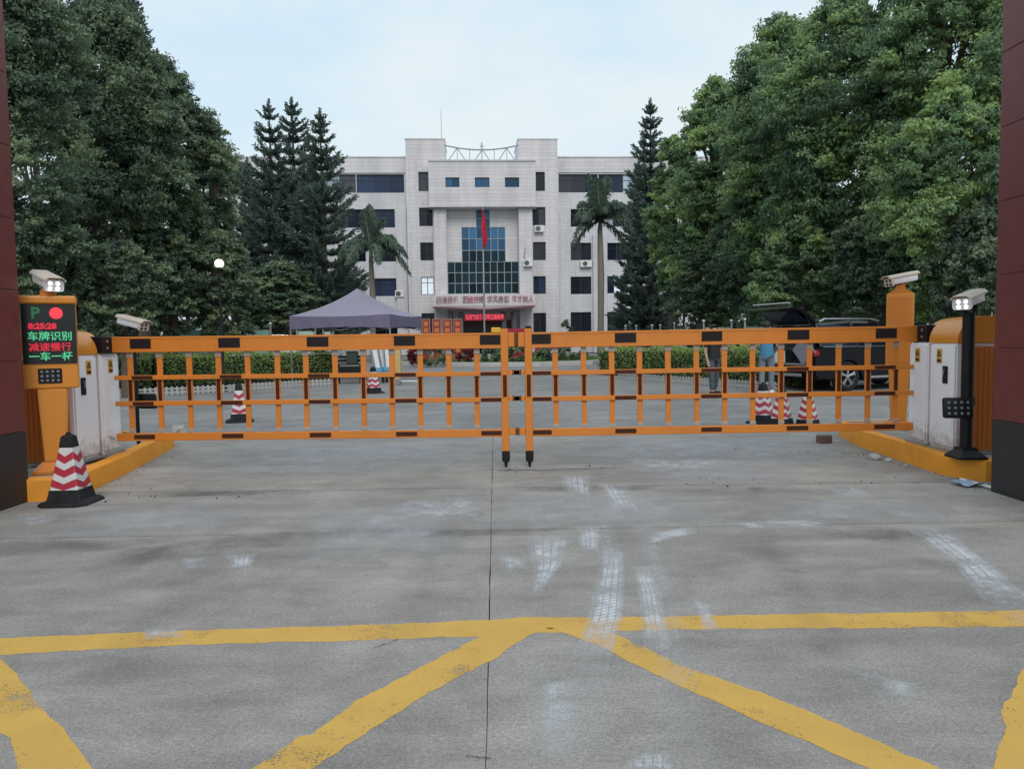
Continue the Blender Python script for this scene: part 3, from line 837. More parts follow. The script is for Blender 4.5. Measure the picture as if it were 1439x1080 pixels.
# ------------------------------------------------------------------ cameras, terminals, camera poles
def camera_unit(parent, loc, yaw, pitch, lit, L=0.40):
    """white bullet housing under a sunshield; local +x is the lens direction"""
    bm = new(); box(bm, (-0.02, 0, 0), (L - 0.06, 0.135, 0.095), bev=0.022, seg=2)
    h = finish('camera_housing', bm, M['white_coat'], parent, True, loc, (0, pitch, yaw))
    bm = new()
    prism(bm, [(-0.085, 0.03), (-0.085, 0.045), (-0.055, 0.068), (0.055, 0.068), (0.085, 0.045), (0.085, 0.03), (0.078, 0.03), (0.078, 0.043), (0.052, 0.061), (-0.052, 0.061), (-0.078, 0.043), (-0.078, 0.03)], 'YZ', -L / 2, L / 2)
    finish('sunshield', bm, M['beige_coat'], h)
    bm = new(); box(bm, (L / 2 - 0.045, 0, -0.012), (0.014, 0.16, 0.10), bev=0.02, seg=2)
    finish('front_plate', bm, M['white_coat'] if lit else M['beige_coat'], h, True)
    for a in (-0.031, 0.031):
        for c in (-0.035, 0.010):
            bm = lathe(new(), [(0.0, 0.006), (0.013, 0.004), (0.018, 0.0), (0.018, -0.012)], 12, (0, 0, 0), 'X')
            o = finish('led', bm, M['led_white'] if lit else M['screen'], h, True, (L / 2 - 0.036, a, c - 0.002))
    bm = new(); box(bm, (-0.02, 0, -0.062), (0.07, 0.05, 0.03), bev=0.006)
    finish('bracket', bm, M['orange_rib'] if parent.name.startswith('parking') else M['black_metal'], h)
    return h

def terminal(label, loc, rz, lit, cam_yaw, cam_pitch, cam_lit, sxh=0.425, head_h=0.80):
    t = thing('parking_terminal', label, 'parking terminal', loc, rz, 'orange parking terminals')
    zb = 0.765 if lit else 0.76                      # underside of the head
    zt = zb + head_h
    w, d = sxh, 0.13
    # tapered column, wider at its top
    bm = new()
    def ring(z, a, b): return [bm.verts.new((sx * a / 2, sy * b / 2, z)) for sx, sy in ((-1, -1), (1, -1), (1, 1), (-1, 1))]
    rs = [ring(0.10, 0.17, 0.14), ring(zb - 0.002, 0.235, 0.135)]
    for i in range(1):
        for k in range(4): bm.faces.new((rs[i][k], rs[i][(k + 1) % 4], rs[i + 1][(k + 1) % 4], rs[i + 1][k]))
    bm.faces.new(rs[0]); bm.faces.new(rs[1])
    bmesh.ops.bevel(bm, geom=bm.edges[:], offset=0.008, segments=2, affect='EDGES')
    finish('column', bm, M['orange_hi'], t, True)
    bm = new()
    rs = [ring(0, 0.36, 0.30), ring(0.025, 0.36, 0.30), ring(0.10, 0.20, 0.165)]
    for i in range(2):
        for k in range(4): bm.faces.new((rs[i][k], rs[i][(k + 1) % 4], rs[i + 1][(k + 1) % 4], rs[i + 1][k]))
    bm.faces.new(rs[0]); bm.faces.new(rs[-1])
    finish('foot_plate', bm, M['orange'], t)
    head = bxo('head', (0, 0, (zb + zt) / 2), (w, d, head_h), M['orange_hi'], t, 0.014, seg=2)
    if lit:
        bxo('hood', (0, -0.012, zt + 0.0), (w + 0.02, d + 0.05, 0.075), M['orange_hi'], t, 0.02, seg=3)
        sz0, sz1 = zb + 0.225, zt - 0.040
        fy = -d / 2
        sc = bxo('screen', (0, fy - 0.004, (sz0 + sz1) / 2), (w - 0.006, 0.012, sz1 - sz0), M['screen'], t)
        rot = (R(90), 0, 0); ty = fy - 0.0125
        H = sz1 - sz0
        def zf(f): return sz1 - H * f
        text('lettering', 'P', 0.14, M['led_green_dim'], sc, (-0.10, ty, zf(0.155)), rot, offset=0.004)
        bm = lathe(new(), [(0.0, -0.003), (0.052, -0.003), (0.052, 0.003)], 28, (0.06, ty, zf(0.15)), 'Y')
        finish('red_disc', bm, M['led_red_disc'], sc)
        text('lettering', '8:25:28', 0.070, M['led_red'], sc, (-0.05, ty, zf(0.37)), rot, offset=0.0035, sx=1.05)
        text('lettering', '车牌识别', 0.087, M['led_green'], sc, (0.005, ty, zf(0.545)), rot, offset=0.001)
        text('lettering', '减速慢行', 0.079, M['led_red'], sc, (0.002, ty, zf(0.725)), rot, offset=0.001, sx=1.05)
        text('lettering', '一车一杆', 0.085, M['led_green'], sc, (0.005, ty, zf(0.885)), rot, offset=0.001)
        kp = bxo('light_panel', (-0.01, fy - 0.004, zb + 0.115), (0.185, 0.014, 0.135), M['black_metal'], t, 0.006)
        for a in range(4):
            for c in range(3):
                bm = lathe(new(), [(0.0, 0.004), (0.011, 0.002), (0.013, -0.004)], 8, (0, 0, 0), 'Y')
                for v in bm.verts: v.co.y *= -1
                finish('led', bm, M['led_dim'], kp, True, (-0.01 - 0.063 + a * 0.042, fy - 0.012, zb + 0.075 + c * 0.04))
    else:
        bxo('service_door', (0, d / 2 + 0.002, (zb + zt) / 2), (w - 0.06, 0.01, head_h - 0.08), M['orange'], t, 0.003)
    # shoulder and neck under the camera
    bm = new()
    prism(bm, [(-0.14, zt - 0.02), (-0.125, zt + 0.015), (-0.06, zt + 0.05), (-0.045, zt + 0.10), (0.045, zt + 0.10), (0.06, zt + 0.05), (0.125, zt + 0.015), (0.14, zt - 0.02)], 'XZ', -0.045, 0.045)
    finish('neck', bm, M['orange'], t)
    camera_unit(t, (0, 0, zt + 0.172), cam_yaw - rz, cam_pitch, cam_lit)
    return t
tl = ground(74, 668, 0.2)
terminal('orange parking terminal with lit red and green screen behind the nearest cone', (at(71, 480, 6.75).x, 6.75, 0.2), R(27), True, R(-40), R(14), True)
tr = at(1262, 600, 9.0)
terminal('orange parking terminal seen from behind with camera tilted towards the road', (tr.x, 9.0, 0.2), R(180 - 28), False, R(180 + 8), R(10), False, 0.30, 0.88)

def camera_pole(label, loc, h, cam_yaw, cam_pitch, lit, panel_z, panel_yaw, panel_off, r=0.052):
    p = thing('camera_pole', label, 'camera pole', loc, 0, 'black poles with plate cameras')
    lathe_bm = lathe(new(), [(r, 0.05), (r, h)], 16)
    finish('pole', lathe_bm, M['black_metal'], p, True)
    bm = new()
    a = 0.125
    vs = [[bm.verts.new((sx * q, sy * q, z)) for sx, sy in ((-1, -1), (1, -1), (1, 1), (-1, 1))] for q, z in ((a, 0.0), (a, 0.02), (r + 0.02, 0.075), (r + 0.012, 0.10))]
    for i in range(3):
        for k in range(4): bm.faces.new((vs[i][k], vs[i][(k + 1) % 4], vs[i + 1][(k + 1) % 4], vs[i + 1][k]))
    bm.faces.new(vs[0]); bm.faces.new(vs[-1])
    finish('base_plate', bm, M['black_metal'], p)
    finish('yoke', box(box(new(), (-0.05, 0, h + 0.035), (0.012, 0.05, 0.09)), (0.05, 0, h + 0.035), (0.012, 0.05, 0.09)), M['black_metal'], p)
    camera_unit(p, (0, 0, h + 0.115), cam_yaw, cam_pitch, lit)
    ang = panel_yaw
    cx, cy = panel_off
    pn = finish('light_panel', box(new(), (0, 0, 0), (0.26, 0.05, 0.19), bev=0.022, seg=2), M['black_metal'], p, True, (cx, cy, panel_z), (R(-8), 0, ang))
    for k in range(4):
        for c in range(3):
            finish('led', lathe(new(), [(0.0, 0.0), (0.010, 0.001), (0.014, 0.006)], 8, (-0.082 + k * 0.054, -0.031, -0.052 + c * 0.05), 'Y'), M['led_dim'], pn)
    finish('clamp', lathe(new(), [(r + 0.014, panel_z + 0.02), (r + 0.014, panel_z + 0.09)], 14), M['black_metal'], p)
    return p
cp = ground(1357, 643, 0.2)
camera_pole('black steel pole with lit camera and light panel on the kerbed island', (cp.x, cp.y, 0.2), 1.34, R(180 + 38), R(11), True, 0.47, R(-8), (-0.115, -0.05))
cl = at(192, 560, 9.0)
camera_pole('thin black pole with camera rising behind the hedge side fence arm', (cl.x, cl.y, 0.0), 1.50, R(-16), R(13), False, 0.66, R(170), (0.10, 0.05), 0.022)

# ------------------------------------------------------------------ square traffic cones
def cone(label, loc, rz, s=1.0, tilt=(0, 0)):
    c = thing('traffic_cone', label, 'traffic cone', loc, rz, 'red and white striped traffic cones')
    c.scale = (s, s, s)
    c.rotation_euler = (tilt[0], tilt[1], rz)
    H = 0.70
    # octagonal rubber base
    bm = new()
    def octo(hw, cut, z): return [bm.verts.new((x, y, z)) for x, y in ((-hw + cut, -hw), (hw - cut, -hw), (hw, -hw + cut), (hw, hw - cut), (hw - cut, hw), (-hw + cut, hw), (-hw, hw - cut), (-hw, -hw + cut))]
    rs = [octo(0.235, 0.07, 0.0), octo(0.235, 0.07, 0.018), octo(0.215, 0.06, 0.036), octo(0.162, 0.02, 0.048), octo(0.140, 0.015, 0.15)]
    for i in range(4):
        for k in range(8): bm.faces.new((rs[i][k], rs[i][(k + 1) % 8], rs[i + 1][(k + 1) % 8], rs[i + 1][k]))
    bm.faces.new(rs[0]); bm.faces.new(rs[-1])
    finish('base', bm, M['rubber'], c)
    z0, z1 = 0.15, 0.555
    def hw(z): return 0.134 + (0.062 - 0.134) * (z - 0.15) / (0.555 - 0.15)
    def band(za, zb, grow, name, m, parent, chev):
        bm = new()
        def ring(z):
            out = []
            for k in range(4):
                a = R(45 + 90 * k); a2 = R(45 + 90 * (k + 1))
                for f in (0, 0.06, 0.5, 0.94):
                    q = hw(z) + grow
                    p = Vector((math.cos(a), math.sin(a))).lerp(Vector((math.cos(a2), math.sin(a2))), f) * q * 1.4142
                    if f == 0: p *= 0.965
                    lift = chev * (abs(f - 0.5) * 2)
                    zz2 = max(z0, min(z1, z + lift - chev * 0.5))
                    q2 = (hw(zz2) + grow) / (hw(z) + grow)
                    out.append(bm.verts.new((p.x * q2, p.y * q2, zz2)))
            return out
        n = 4
        rr = [ring(za + (zb - za) * i / n) for i in range(n + 1)]
        for i in range(n):
            for k in range(16): bm.faces.new((rr[i][k], rr[i][(k + 1) % 16], rr[i + 1][(k + 1) % 16], rr[i + 1][k]))
        return finish(name, bm, m, parent, False)
    sl = band(z0, z1, 0.0, 'sleeve', M['cone_white'], c, 0.0)
    for k in range(3):
        za = 0.165 + k * 0.130
        band(za, za + 0.068, 0.0022, 'stripe', M['cone_red'], sl, 0.05)
    bm = new()
    def sq(q, z): return [bm.verts.new((x * q, y * q, z)) for x, y in ((-1, -1), (1, -1), (1, 1), (-1, 1))]
    rs = [sq(0.066, 0.552), sq(0.052, 0.655), sq(0.040, 0.672), sq(0.020, 0.675), sq(0.018, 0.70)]
    for i in range(4):
        for k in range(4): bm.faces.new((rs[i][k], rs[i][(k + 1) % 4], rs[i + 1][(k + 1) % 4], rs[i + 1][k]))
    bm.faces.new(rs[0]); bm.faces.new(rs[-1])
    bmesh.ops.bevel(bm, geom=bm.edges[:], offset=0.005, segments=1, affect='EDGES')
    finish('top_cap', bm, M['rubber'], c)
    return c
def cone_at(label, px, py, rz, Hpx=None, **k):
    g = ground(px, py)
    s = 1.0 if Hpx is None else (Hpx * g.y / FPX) / 0.70
    return cone(label, (g.x, g.y, k.pop('z', 0.0)), rz, s, **k)
c0 = cone_at('striped cone with a wide black base beside the lit parking terminal', 101, 706, R(2), 101)
def cone_copy(label, px, py, rz, Hpx, tilt=(0, 0)):
    g = ground(px, py)
    s = (Hpx * g.y / FPX) / 0.70
    c = dup(c0, (g.x, g.y, -0.004), 0, label, (s, s, s))
    c.rotation_euler = (tilt[0], tilt[1], rz)
cone_copy('striped cone standing alone on the driveway before the long hedge', 337, 592, R(20), 56)
cone_copy('small striped cone in front of the white folding boards', 525, 552, R(40), 38)
cone_copy('striped cone furthest from the parked car in the row of three', 1072, 594, R(40), 58)
cone_copy('striped cone in the middle of the row of three near the parked car', 1098, 599, R(48), 58)
cone_copy('striped cone closest to the parked car wheel in the row of three', 1135, 600, R(43), 56)

# ------------------------------------------------------------------ litter on the forecourt
b = new()
a0, a1 = ground(1350, 676), ground(1412, 693)
tube(b, [a0 + Vector((0, 0, 0.02)), a1 + Vector((0, 0, 0.02))], 0.014, 8)
st = tag(finish('plastic_tube', b, M['paint_white'], None, True), 'white plastic tube dropped on the concrete at the kerb corner', 'tube')
M['blue_film'] = mat('blue_plastic_film', (0.35, 0.45, 0.60), 0.3, 0.2, 10)
b = new()
pc = ground(1365, 682)
vs = [[b.verts.new((pc.x + (i - 3) * 0.045 + random.uniform(-.01, .01), pc.y + (j - 2) * 0.05 + random.uniform(-.012, .012), 0.012 + random.random() * 0.035)) for j in range(5)] for i in range(7)]
for i in range(6):
    for j in range(4): b.faces.new((vs[i][j], vs[i + 1][j], vs[i + 1][j + 1], vs[i][j + 1]))
tag(finish('plastic_film', b, M['blue_film'], None, True), 'crumpled pale blue plastic film under the white tube', 'plastic film')
def rubble(px, py, r, label, m, name='rubble_lump', h=0.6):
    g = ground(px, py)
    bm = new(); bmesh.ops.create_icosphere(bm, subdivisions=2, radius=r)
    for v in bm.verts:
        v.co *= random.uniform(0.72, 1.15); v.co.z = v.co.z * h + r * h * 0.6
    tag(finish(name, bm, m, None, False, (g.x, g.y, 0)), label, 'rubble' if name == 'rubble_lump' else 'sandbag', 'bits of rubble by the kerb' if name == 'rubble_lump' else None)
M['rubble'] = mat('broken_cement', (0.45, 0.43, 0.42), 0.9, 0.2, 15, 0.5, 40)
rubble(1229, 645, 0.075, 'biggest pale lump of broken cement along the orange kerb', M['rubble'])
rubble(1248, 648, 0.04, 'small pale chip of cement beside the biggest lump at the kerb', M['rubble'])
rubble(1272, 655, 0.025, 'tiny cement chip lying alone close to the kerb', M['rubble'])
g = ground(1158, 622)
tag(bxo('brick_block', (g.x, g.y, 0.05), (0.17, 0.11, 0.10), mat('brown_brick', (0.14, 0.085, 0.065), 0.9, 0.2, 12, 0.4, 40), None, 0.01, (0, 0, 0.3)), 'brown brick block standing below the fence arm near the kerb', 'brick')
rubble(252, 612, 0.135, 'pale cloth sandbag lying behind the hedge side fence arm', mat('sandbag_cloth', (0.42, 0.38, 0.34), 0.9, 0.15, 8, 0.3, 40), 'sandbag', 0.8)

def litter(n, regions, seed):
    g = np.random.default_rng(seed)
    bm = new()
    for k in range(n):
        x0, y0, x1, y1 = regions[g.integers(0, len(regions))]
        f = g.uniform(); p = ground(x0 + (x1 - x0) * f, y0 + (y1 - y0) * f)
        x, y = p.x + g.normal(0, 0.10), p.y + g.normal(0, 0.16)
        r = abs(g.normal(0.0, 0.0045)) + 0.0025
        m = Matrix.Translation((x, y, r * 0.35)) @ Euler((g.uniform(0, 6), g.uniform(0, 6), g.uniform(0, 6))).to_matrix().to_4x4() @ Matrix.Diagonal((1, g.uniform(0.5, 1), g.uniform(0.3, 0.8), 1))
        c = bmesh.ops.create_icosphere(bm, subdivisions=1, radius=r, matrix=m)
        mi = int(g.integers(0, 3))
        for f_ in {f_ for v in c['verts'] for f_ in v.link_faces}: f_.material_index = mi
    o = kind(finish('grit', bm, [M['rubble'], M['rubber'], M['soil']]), 'stuff')
litter(380, [(130, 692, 250, 632), (1200, 632, 1330, 672), (1330, 672, 1430, 690), (150, 692, 440, 690), (980, 676, 1320, 674), (700, 660, 866, 658), (1020, 630, 1200, 640)], 3)
# ------------------------------------------------------------------ office building (local x along the front, local y away from the gate)
BO = at(676, 480, 71.0); BO.z = 0
YAW = R(3.2)
bu = thing('office_building', 'five storey white tiled office building with stepped blue glass front', 'building', BO, YAW)
Mb = Matrix.Translation(BO) @ Matrix.Rotation(YAW, 4, 'Z')
Mbi = Mb.inverted()
def fb(px, py, v):
    o = Mbi @ cam_pos; d = Mbi.to_3x3() @ ray(px, py)
    p = o + d * ((v - o.y) / d.y)
    return p.x, p.z
def tilemat(name, base, w, h, joint):
    m = bpy.data.materials.new(name); m.use_nodes = True
    t = m.node_tree; b = t.nodes['Principled BSDF']
    tc = t.nodes.new('ShaderNodeTexCoord')
    sp = t.nodes.new('ShaderNodeSeparateXYZ'); lk(t, tc.outputs['Object'], sp.inputs[0])
    ad = t.nodes.new('ShaderNodeMath'); ad.operation = 'ADD'; lk(t, sp.outputs[0], ad.inputs[0]); lk(t, sp.outputs[1], ad.inputs[1])
    cb = t.nodes.new('ShaderNodeCombineXYZ'); lk(t, ad.outputs[0], cb.inputs[0]); lk(t, sp.outputs[2], cb.inputs[1])
    br = t.nodes.new('ShaderNodeTexBrick')
    br.offset = 0.0
    br.inputs['Scale'].default_value = 1.0
    br.inputs['Brick Width'].default_value = w
    br.inputs['Row Height'].default_value = h
    br.inputs['Mortar Size'].default_value = 0.02
    br.inputs['Mortar Smooth'].default_value = 0.3
    c = Vector(base)
    br.inputs['Color1'].default_value = (*(c * 1.03), 1); br.inputs['Color2'].default_value = (*(c * 0.94), 1)
    br.inputs['Mortar'].default_value = (*(c * joint), 1)
    lk(t, cb.outputs[0], br.inputs['Vector'])
    n = t.nodes.new('ShaderNodeTexNoise'); n.inputs['Scale'].default_value = 0.35; n.inputs['Detail'].default_value = 8; n.inputs['Roughness'].default_value = 0.7
    mp = t.nodes.new('ShaderNodeMapping'); mp.inputs['Scale'].default_value = (1.6, 1.6, 0.25)
    lk(t, tc.outputs['Object'], mp.inputs[0]); lk(t, mp.outputs[0], n.inputs['Vector'])
    r = t.nodes.new('ShaderNodeMapRange'); r.inputs[1].default_value = 0.42; r.inputs[2].default_value = 0.72; r.inputs[3].default_value = 1.04; r.inputs[4].default_value = 0.78
    lk(t, n.outputs[0], r.inputs[0])
    vm = t.nodes.new('ShaderNodeVectorMath'); vm.operation = 'SCALE'; lk(t, br.outputs[0], vm.inputs[0]); lk(t, r.outputs[0], vm.inputs['Scale'])
    lk(t, vm.outputs[0], b.inputs['Base Color'])
    b.inputs['Roughness'].default_value = 0.45; b.inputs['Specular IOR Level'].default_value = 0.4
    bp = t.nodes.new('ShaderNodeBump'); bp.inputs['Strength'].default_value = 0.4; bp.inputs['Distance'].default_value = 0.02; bp.invert = True
    lk(t, br.outputs['Fac'], bp.inputs['Height']); lk(t, bp.outputs[0], b.inputs['Normal'])
    return m
M['tile'] = tilemat('white_wall_tile', (0.64, 0.61, 0.625), 0.62, 0.335, 0.80)
M['tile_wing'] = tilemat('white_wing_tile', (0.61, 0.60, 0.625), 0.34, 0.335, 0.85)
M['tile_band'] = tilemat('white_parapet_tile', (0.63, 0.60, 0.615), 4.0, 0.335, 0.76)
M['frame_dark'] = mat('dark_bronze_frame', (0.03, 0.03, 0.035), 0.4, 0.1)
M['frame_alu'] = mat('aluminium_mullion', (0.30, 0.36, 0.40), 0.4, 0.1)
def glass(name, c, rough=0.08, curtain=None, sc=18, spec=0.22):
    m = bpy.data.materials.new(name); m.use_nodes = True
    t = m.node_tree; b = t.nodes['Principled BSDF']
    b.inputs['Roughness'].default_value = rough
    b.inputs['Specular IOR Level'].default_value = spec
    b.inputs['Base Color'].default_value = (*c, 1)
    tc = t.nodes.new('ShaderNodeTexCoord')
    if curtain:
        wv = t.nodes.new('ShaderNodeTexWave'); wv.inputs['Scale'].default_value = sc / 6; wv.inputs['Distortion'].default_value = 2.2; wv.inputs['Detail'].default_value = 2
        mp = t.nodes.new('ShaderNodeMapping'); mp.inputs['Scale'].default_value = (1, 1, 0.05)
        lk(t, tc.outputs['Object'], mp.inputs[0]); lk(t, mp.outputs[0], wv.inputs['Vector'])
        mx = t.nodes.new('ShaderNodeMix'); mx.data_type = 'RGBA'
        mx.inputs[6].default_value = (*c, 1); mx.inputs[7].default_value = (*curtain, 1)
        lk(t, wv.outputs[0], mx.inputs[0]); lk(t, mx.outputs[2], b.inputs['Base Color'])
    src = b.inputs['Base Color'].links[0].from_socket if b.inputs['Base Color'].links else None
    oi = t.nodes.new('ShaderNodeObjectInfo')
    rr = t.nodes.new('ShaderNodeMapRange'); rr.inputs[3].default_value = 0.45; rr.inputs[4].default_value = 1.7; lk(t, oi.outputs['Random'], rr.inputs[0])
    vs = t.nodes.new('ShaderNodeVectorMath'); vs.operation = 'SCALE'; vs.inputs[0].default_value = c; lk(t, rr.outputs[0], vs.inputs['Scale'])
    if src: lk(t, src, vs.inputs[0])
    lk(t, vs.outputs[0], b.inputs['Base Color'])
    n = t.nodes.new('ShaderNodeTexNoise'); n.inputs['Scale'].default_value = 0.8
    lk(t, tc.outputs['Object'], n.inputs['Vector'])
    bp = t.nodes.new('ShaderNodeBump'); bp.inputs['Strength'].default_value = 0.05; bp.inputs['Distance'].default_value = 0.1
    lk(t, n.outputs[0], bp.inputs['Height']); lk(t, bp.outputs[0], b.inputs['Normal'])
    return m
M['g_dark'] = glass('dark_window_glass', (0.012, 0.016, 0.028))
M['g_blue'] = glass('window_with_blue_curtain', (0.013, 0.018, 0.032), 0.12, (0.035, 0.058, 0.115))
M['g_grey'] = glass('window_with_grey_curtain', (0.020, 0.021, 0.028), 0.15, (0.075, 0.075, 0.095), 26)
M['g_light'] = glass('window_with_pale_curtain', (0.16, 0.20, 0.26), 0.15, (0.42, 0.48, 0.55), 20)
M['g_teal'] = glass('dark_teal_curtain_wall', (0.006, 0.022, 0.032), 0.05, spec=0.16)
M['g_sky'] = glass('sky_reflection_blue', (0.035, 0.11, 0.21), 0.05)  # sky reflection put into the pane colour
M['lit_room'] = mat('lit_room_glass', (0.55, 0.6, 0.65), 0.2, 0.3, 1.5, emit=(0.8, 0.9, 1.0), estr=0.45)
M['boot_shade'] = mat('boot_shade_black', (0.02, 0.02, 0.022), 0.9, 0.2)

def wall(name, u0, u1, z0, z1, v, holes, material, depth=0.28, back=6.0, parent=bu):
    """front skin at local y = v with real openings and reveals; closed box behind"""
    us = sorted({u0, u1, *[h[0] for h in holes], *[h[2] for h in holes]})
    zs = sorted({z0, z1, *[h[1] for h in holes], *[h[3] for h in holes]})
    us = [u for u in us if u0 <= u <= u1]; zs = [z for z in zs if z0 <= z <= z1]
    bm = new()
    for i in range(len(us) - 1):
        for j in range(len(zs) - 1):
            cu, cz = (us[i] + us[i + 1]) / 2, (zs[j] + zs[j + 1]) / 2
            if any(h[0] < cu < h[2] and h[1] < cz < h[3] for h in holes): continue
            quad(bm, [(us[i], v, zs[j]), (us[i + 1], v, zs[j]), (us[i + 1], v, zs[j + 1]), (us[i], v, zs[j + 1])])
    for a, c, d, e in holes:
        a, d = max(a, u0), min(d, u1); c, e = max(c, z0), min(e, z1)
        quad(bm, [(a, v, c), (d, v, c), (d, v + depth, c), (a, v + depth, c)])
        quad(bm, [(a, v, e), (d, v, e), (d, v + depth, e), (a, v + depth, e)])
        quad(bm, [(a, v, c), (a, v, e), (a, v + depth, e), (a, v + depth, c)])
        quad(bm, [(d, v, c), (d, v, e), (d, v + depth, e), (d, v + depth, c)])
    # sides, roof, back
    for u in (u0, u1): quad(bm, [(u, v, z0), (u, v, z1), (u, v + back, z1), (u, v + back, z0)])
    quad(bm, [(u0, v, z1), (u1, v, z1), (u1, v + back, z1), (u0, v + back, z1)])
    quad(bm, [(u0, v, z0), (u1, v, z0), (u1, v + back, z0), (u0, v + back, z0)])
    quad(bm, [(u0, v + back, z0), (u1, v + back, z0), (u1, v + back, z1), (u0, v + back, z1)])
    bmesh.ops.remove_doubles(bm, verts=bm.verts[:], dist=1e-4)
    me = bpy.data.meshes.new(name); bm.to_mesh(me); bm.free(); me.materials.append(material)
    o = bpy.data.objects.new(name, me)
    return link(o, parent)
def window(h, v, gl, n=2, depth=0.2, grille=False, transom=0.0):
    a, c, d, e = h
    w, hh = d - a, e - c
    bm = new(); t = 0.06
    box(bm, (0, 0, hh / 2 - t / 2), (w, 0.08, t)); box(bm, (0, 0, -hh / 2 + t / 2), (w, 0.08, t))
    for k in range(n + 1):
        box(bm, (-w / 2 + t / 2 + (w - t) * k / n, 0.002, 0), (t, 0.076, hh - 2 * t))
    if transom: box(bm, (0, 0.004, hh / 2 - transom), (w - 2 * t, 0.07, t * 0.8))
    if not transom and hh > 1.5 and not grille: box(bm, (0, 0.004, hh * 0.18), (w - 2 * t, 0.07, t * 0.7))
    if grille:
        for k in range(1, 9): box(bm, (-w / 2 + w * k / 9, -0.05, 0), (0.03, 0.03, hh - 2 * t))
        for k in range(1, 6): box(bm, (0, -0.052, -hh / 2 + hh * k / 6), (w - 2 * t, 0.028, 0.03))
    f = finish('window', bm, M['frame_dark'], bu, False, ((a + d) / 2, v + depth, (c + e) / 2))
    gls = gl if isinstance(gl, (list, tuple)) else [gl] * n
    for k in range(n):
        pw = (w - 2 * t) / n
        bxo('pane', (-w / 2 + t + pw * (k + 0.5), 0.012, 0), (pw, 0.012, hh - 2 * t), M[gls[k]], f)
    return f
def sill(h, v):
    bxo('sill', ((h[0] + h[2]) / 2, v - 0.04, h[1] - 0.05), (h[2] - h[0] + 0.16, 0.16, 0.08), M['tile_band'], bu)

V_W, V_T, V_C, V_P, V_R = 0.0, -1.0, -2.2, -1.8, -0.9
def hole(x0, y0, x1, y1, v):
    a, e = fb((x0 + x1) / 2, y0, v)[0], fb((x0 + x1) / 2, y0, v)[1]
    c = fb((x0 + x1) / 2, y1, v)[1]
    return (fb(x0, (y0 + y1) / 2, v)[0], c, fb(x1, (y0 + y1) / 2, v)[0], e)
ZR = fb(520, 222, V_W)[1]; ZT = fb(600, 196, V_T)[1]
uL0 = fb(330, 360, V_W)[0]; uT0 = fb(572.5, 340, V_T)[0]; uT1 = fb(784.5, 340, V_T)[0]; uR1 = fb(1010, 360, V_W)[0]
# left wing
LW = [((380, 245, 430, 271), 'g_grey', 3), ((432, 245, 500, 271), ['g_blue', 'g_light', 'g_grey'], 3), ((501, 245, 568, 271), ['g_blue', 'g_blue', 'g_blue'], 3),
      ((465, 294, 555, 320), ['g_grey', 'g_dark', 'g_blue', 'g_blue'], 4), ((475, 343, 514, 367.5), 'g_dark', 2), ((526, 343, 556, 367.5), 'g_dark', 2),
      ((470, 391, 505, 416), 'g_dark', 2), ((526.5, 391, 557, 416), 'g_blue', 3), ((470, 440, 505, 470), 'g_dark', 2), ((526, 440, 575, 470), 'g_dark', 3),
      ((390, 294, 440, 320), 'g_dark', 3), ((390, 343, 440, 367), 'g_dark', 3), ((390, 391, 440, 416), 'g_dark', 3)]
hs = [hole(*p, V_W) for p, _, _ in LW]
hs = [(a, c, min(d, uT0 - 0.02), e) for a, c, d, e in hs]
zf0, zf1 = hs[0][1], hs[0][3]
wall('wing_wall', uL0, uT0, 0.0, ZR, V_W, hs, M['tile_wing'], back=11)
for (p, g, n), h in zip(LW, hs): window(h, V_W, g, n)
RW = [((785, 244.8, 840, 270.5), ['g_grey', 'g_grey', 'g_dark'], 3), ((841, 244.8, 893, 270.5), ['g_dark', 'g_blue', 'g_light'], 3),
      ((802, 293.7, 832.6, 318.5), 'g_dark', 2), ((846, 293.7, 893, 318.5), ['g_light', 'g_dark', 'g_dark'], 3), ((802, 341, 831, 365.5), ['g_grey', 'g_dark'], 2), ((853.5, 341, 893, 365.5), 'g_dark', 3),
      ((802, 388.6, 831, 413.2), 'g_dark', 2), ((853.5, 388, 882, 412), ['g_blue', 'lit_room', 'g_blue'], 3), ((802, 438.5, 831, 468), 'g_dark', 2), ((853.5, 438, 882, 468), 'g_dark', 2),
      ((905, 245, 950, 271), 'g_dark', 3), ((905, 294, 950, 319), 'g_dark', 3), ((905, 341, 950, 366), 'g_dark', 3)]
hs = [hole(*p, V_W) for p, _, _ in RW]
hs = [(max(a, uT1 + 0.02), c, d, e) for a, c, d, e in hs]
wall('wing_wall', uT1, uR1, 0.0, ZR, V_W, hs, M['tile_wing'], back=11)
for i, ((p, g, n), h) in enumerate(zip(RW, hs)): window(h, V_W, g, n, grille=i in (6, 8, 9))
# shallow pilasters that divide the wings
for x0, x1 in ((833, 851), (784.5, 800), (557, 573)):
    a, d = fb(x0, 380, V_W)[0], fb(x1, 380, V_W)[0]
    a, d = max(a, uT1 + 0.01) if x0 > 700 else a, min(d, uT0 - 0.01) if x0 < 600 else d
    zt = fb(x0, 330 if x0 == 833 else 292, V_W)[1]
    bxo('pilaster', ((a + d) / 2, V_W - 0.14, zt / 2), (d - a, 0.28, zt), M['tile_wing'], bu)
# parapet copings
for a, d in ((uL0, uT0), (uT1, uR1)):
    bxo('coping', ((a + d) / 2, V_W + 0.1, ZR + 0.06), (d - a - 0.004, 0.5, 0.12), M['tile_band'], bu)
    m2 = (zf1 + ZR) / 2
    bxo('parapet_band', ((a + d) / 2, V_W - 0.05, zf1 + (ZR - zf1) / 2 + 0.05), (d - a - 0.01, 0.1, ZR - zf1 - 0.12), M['tile_band'], bu)
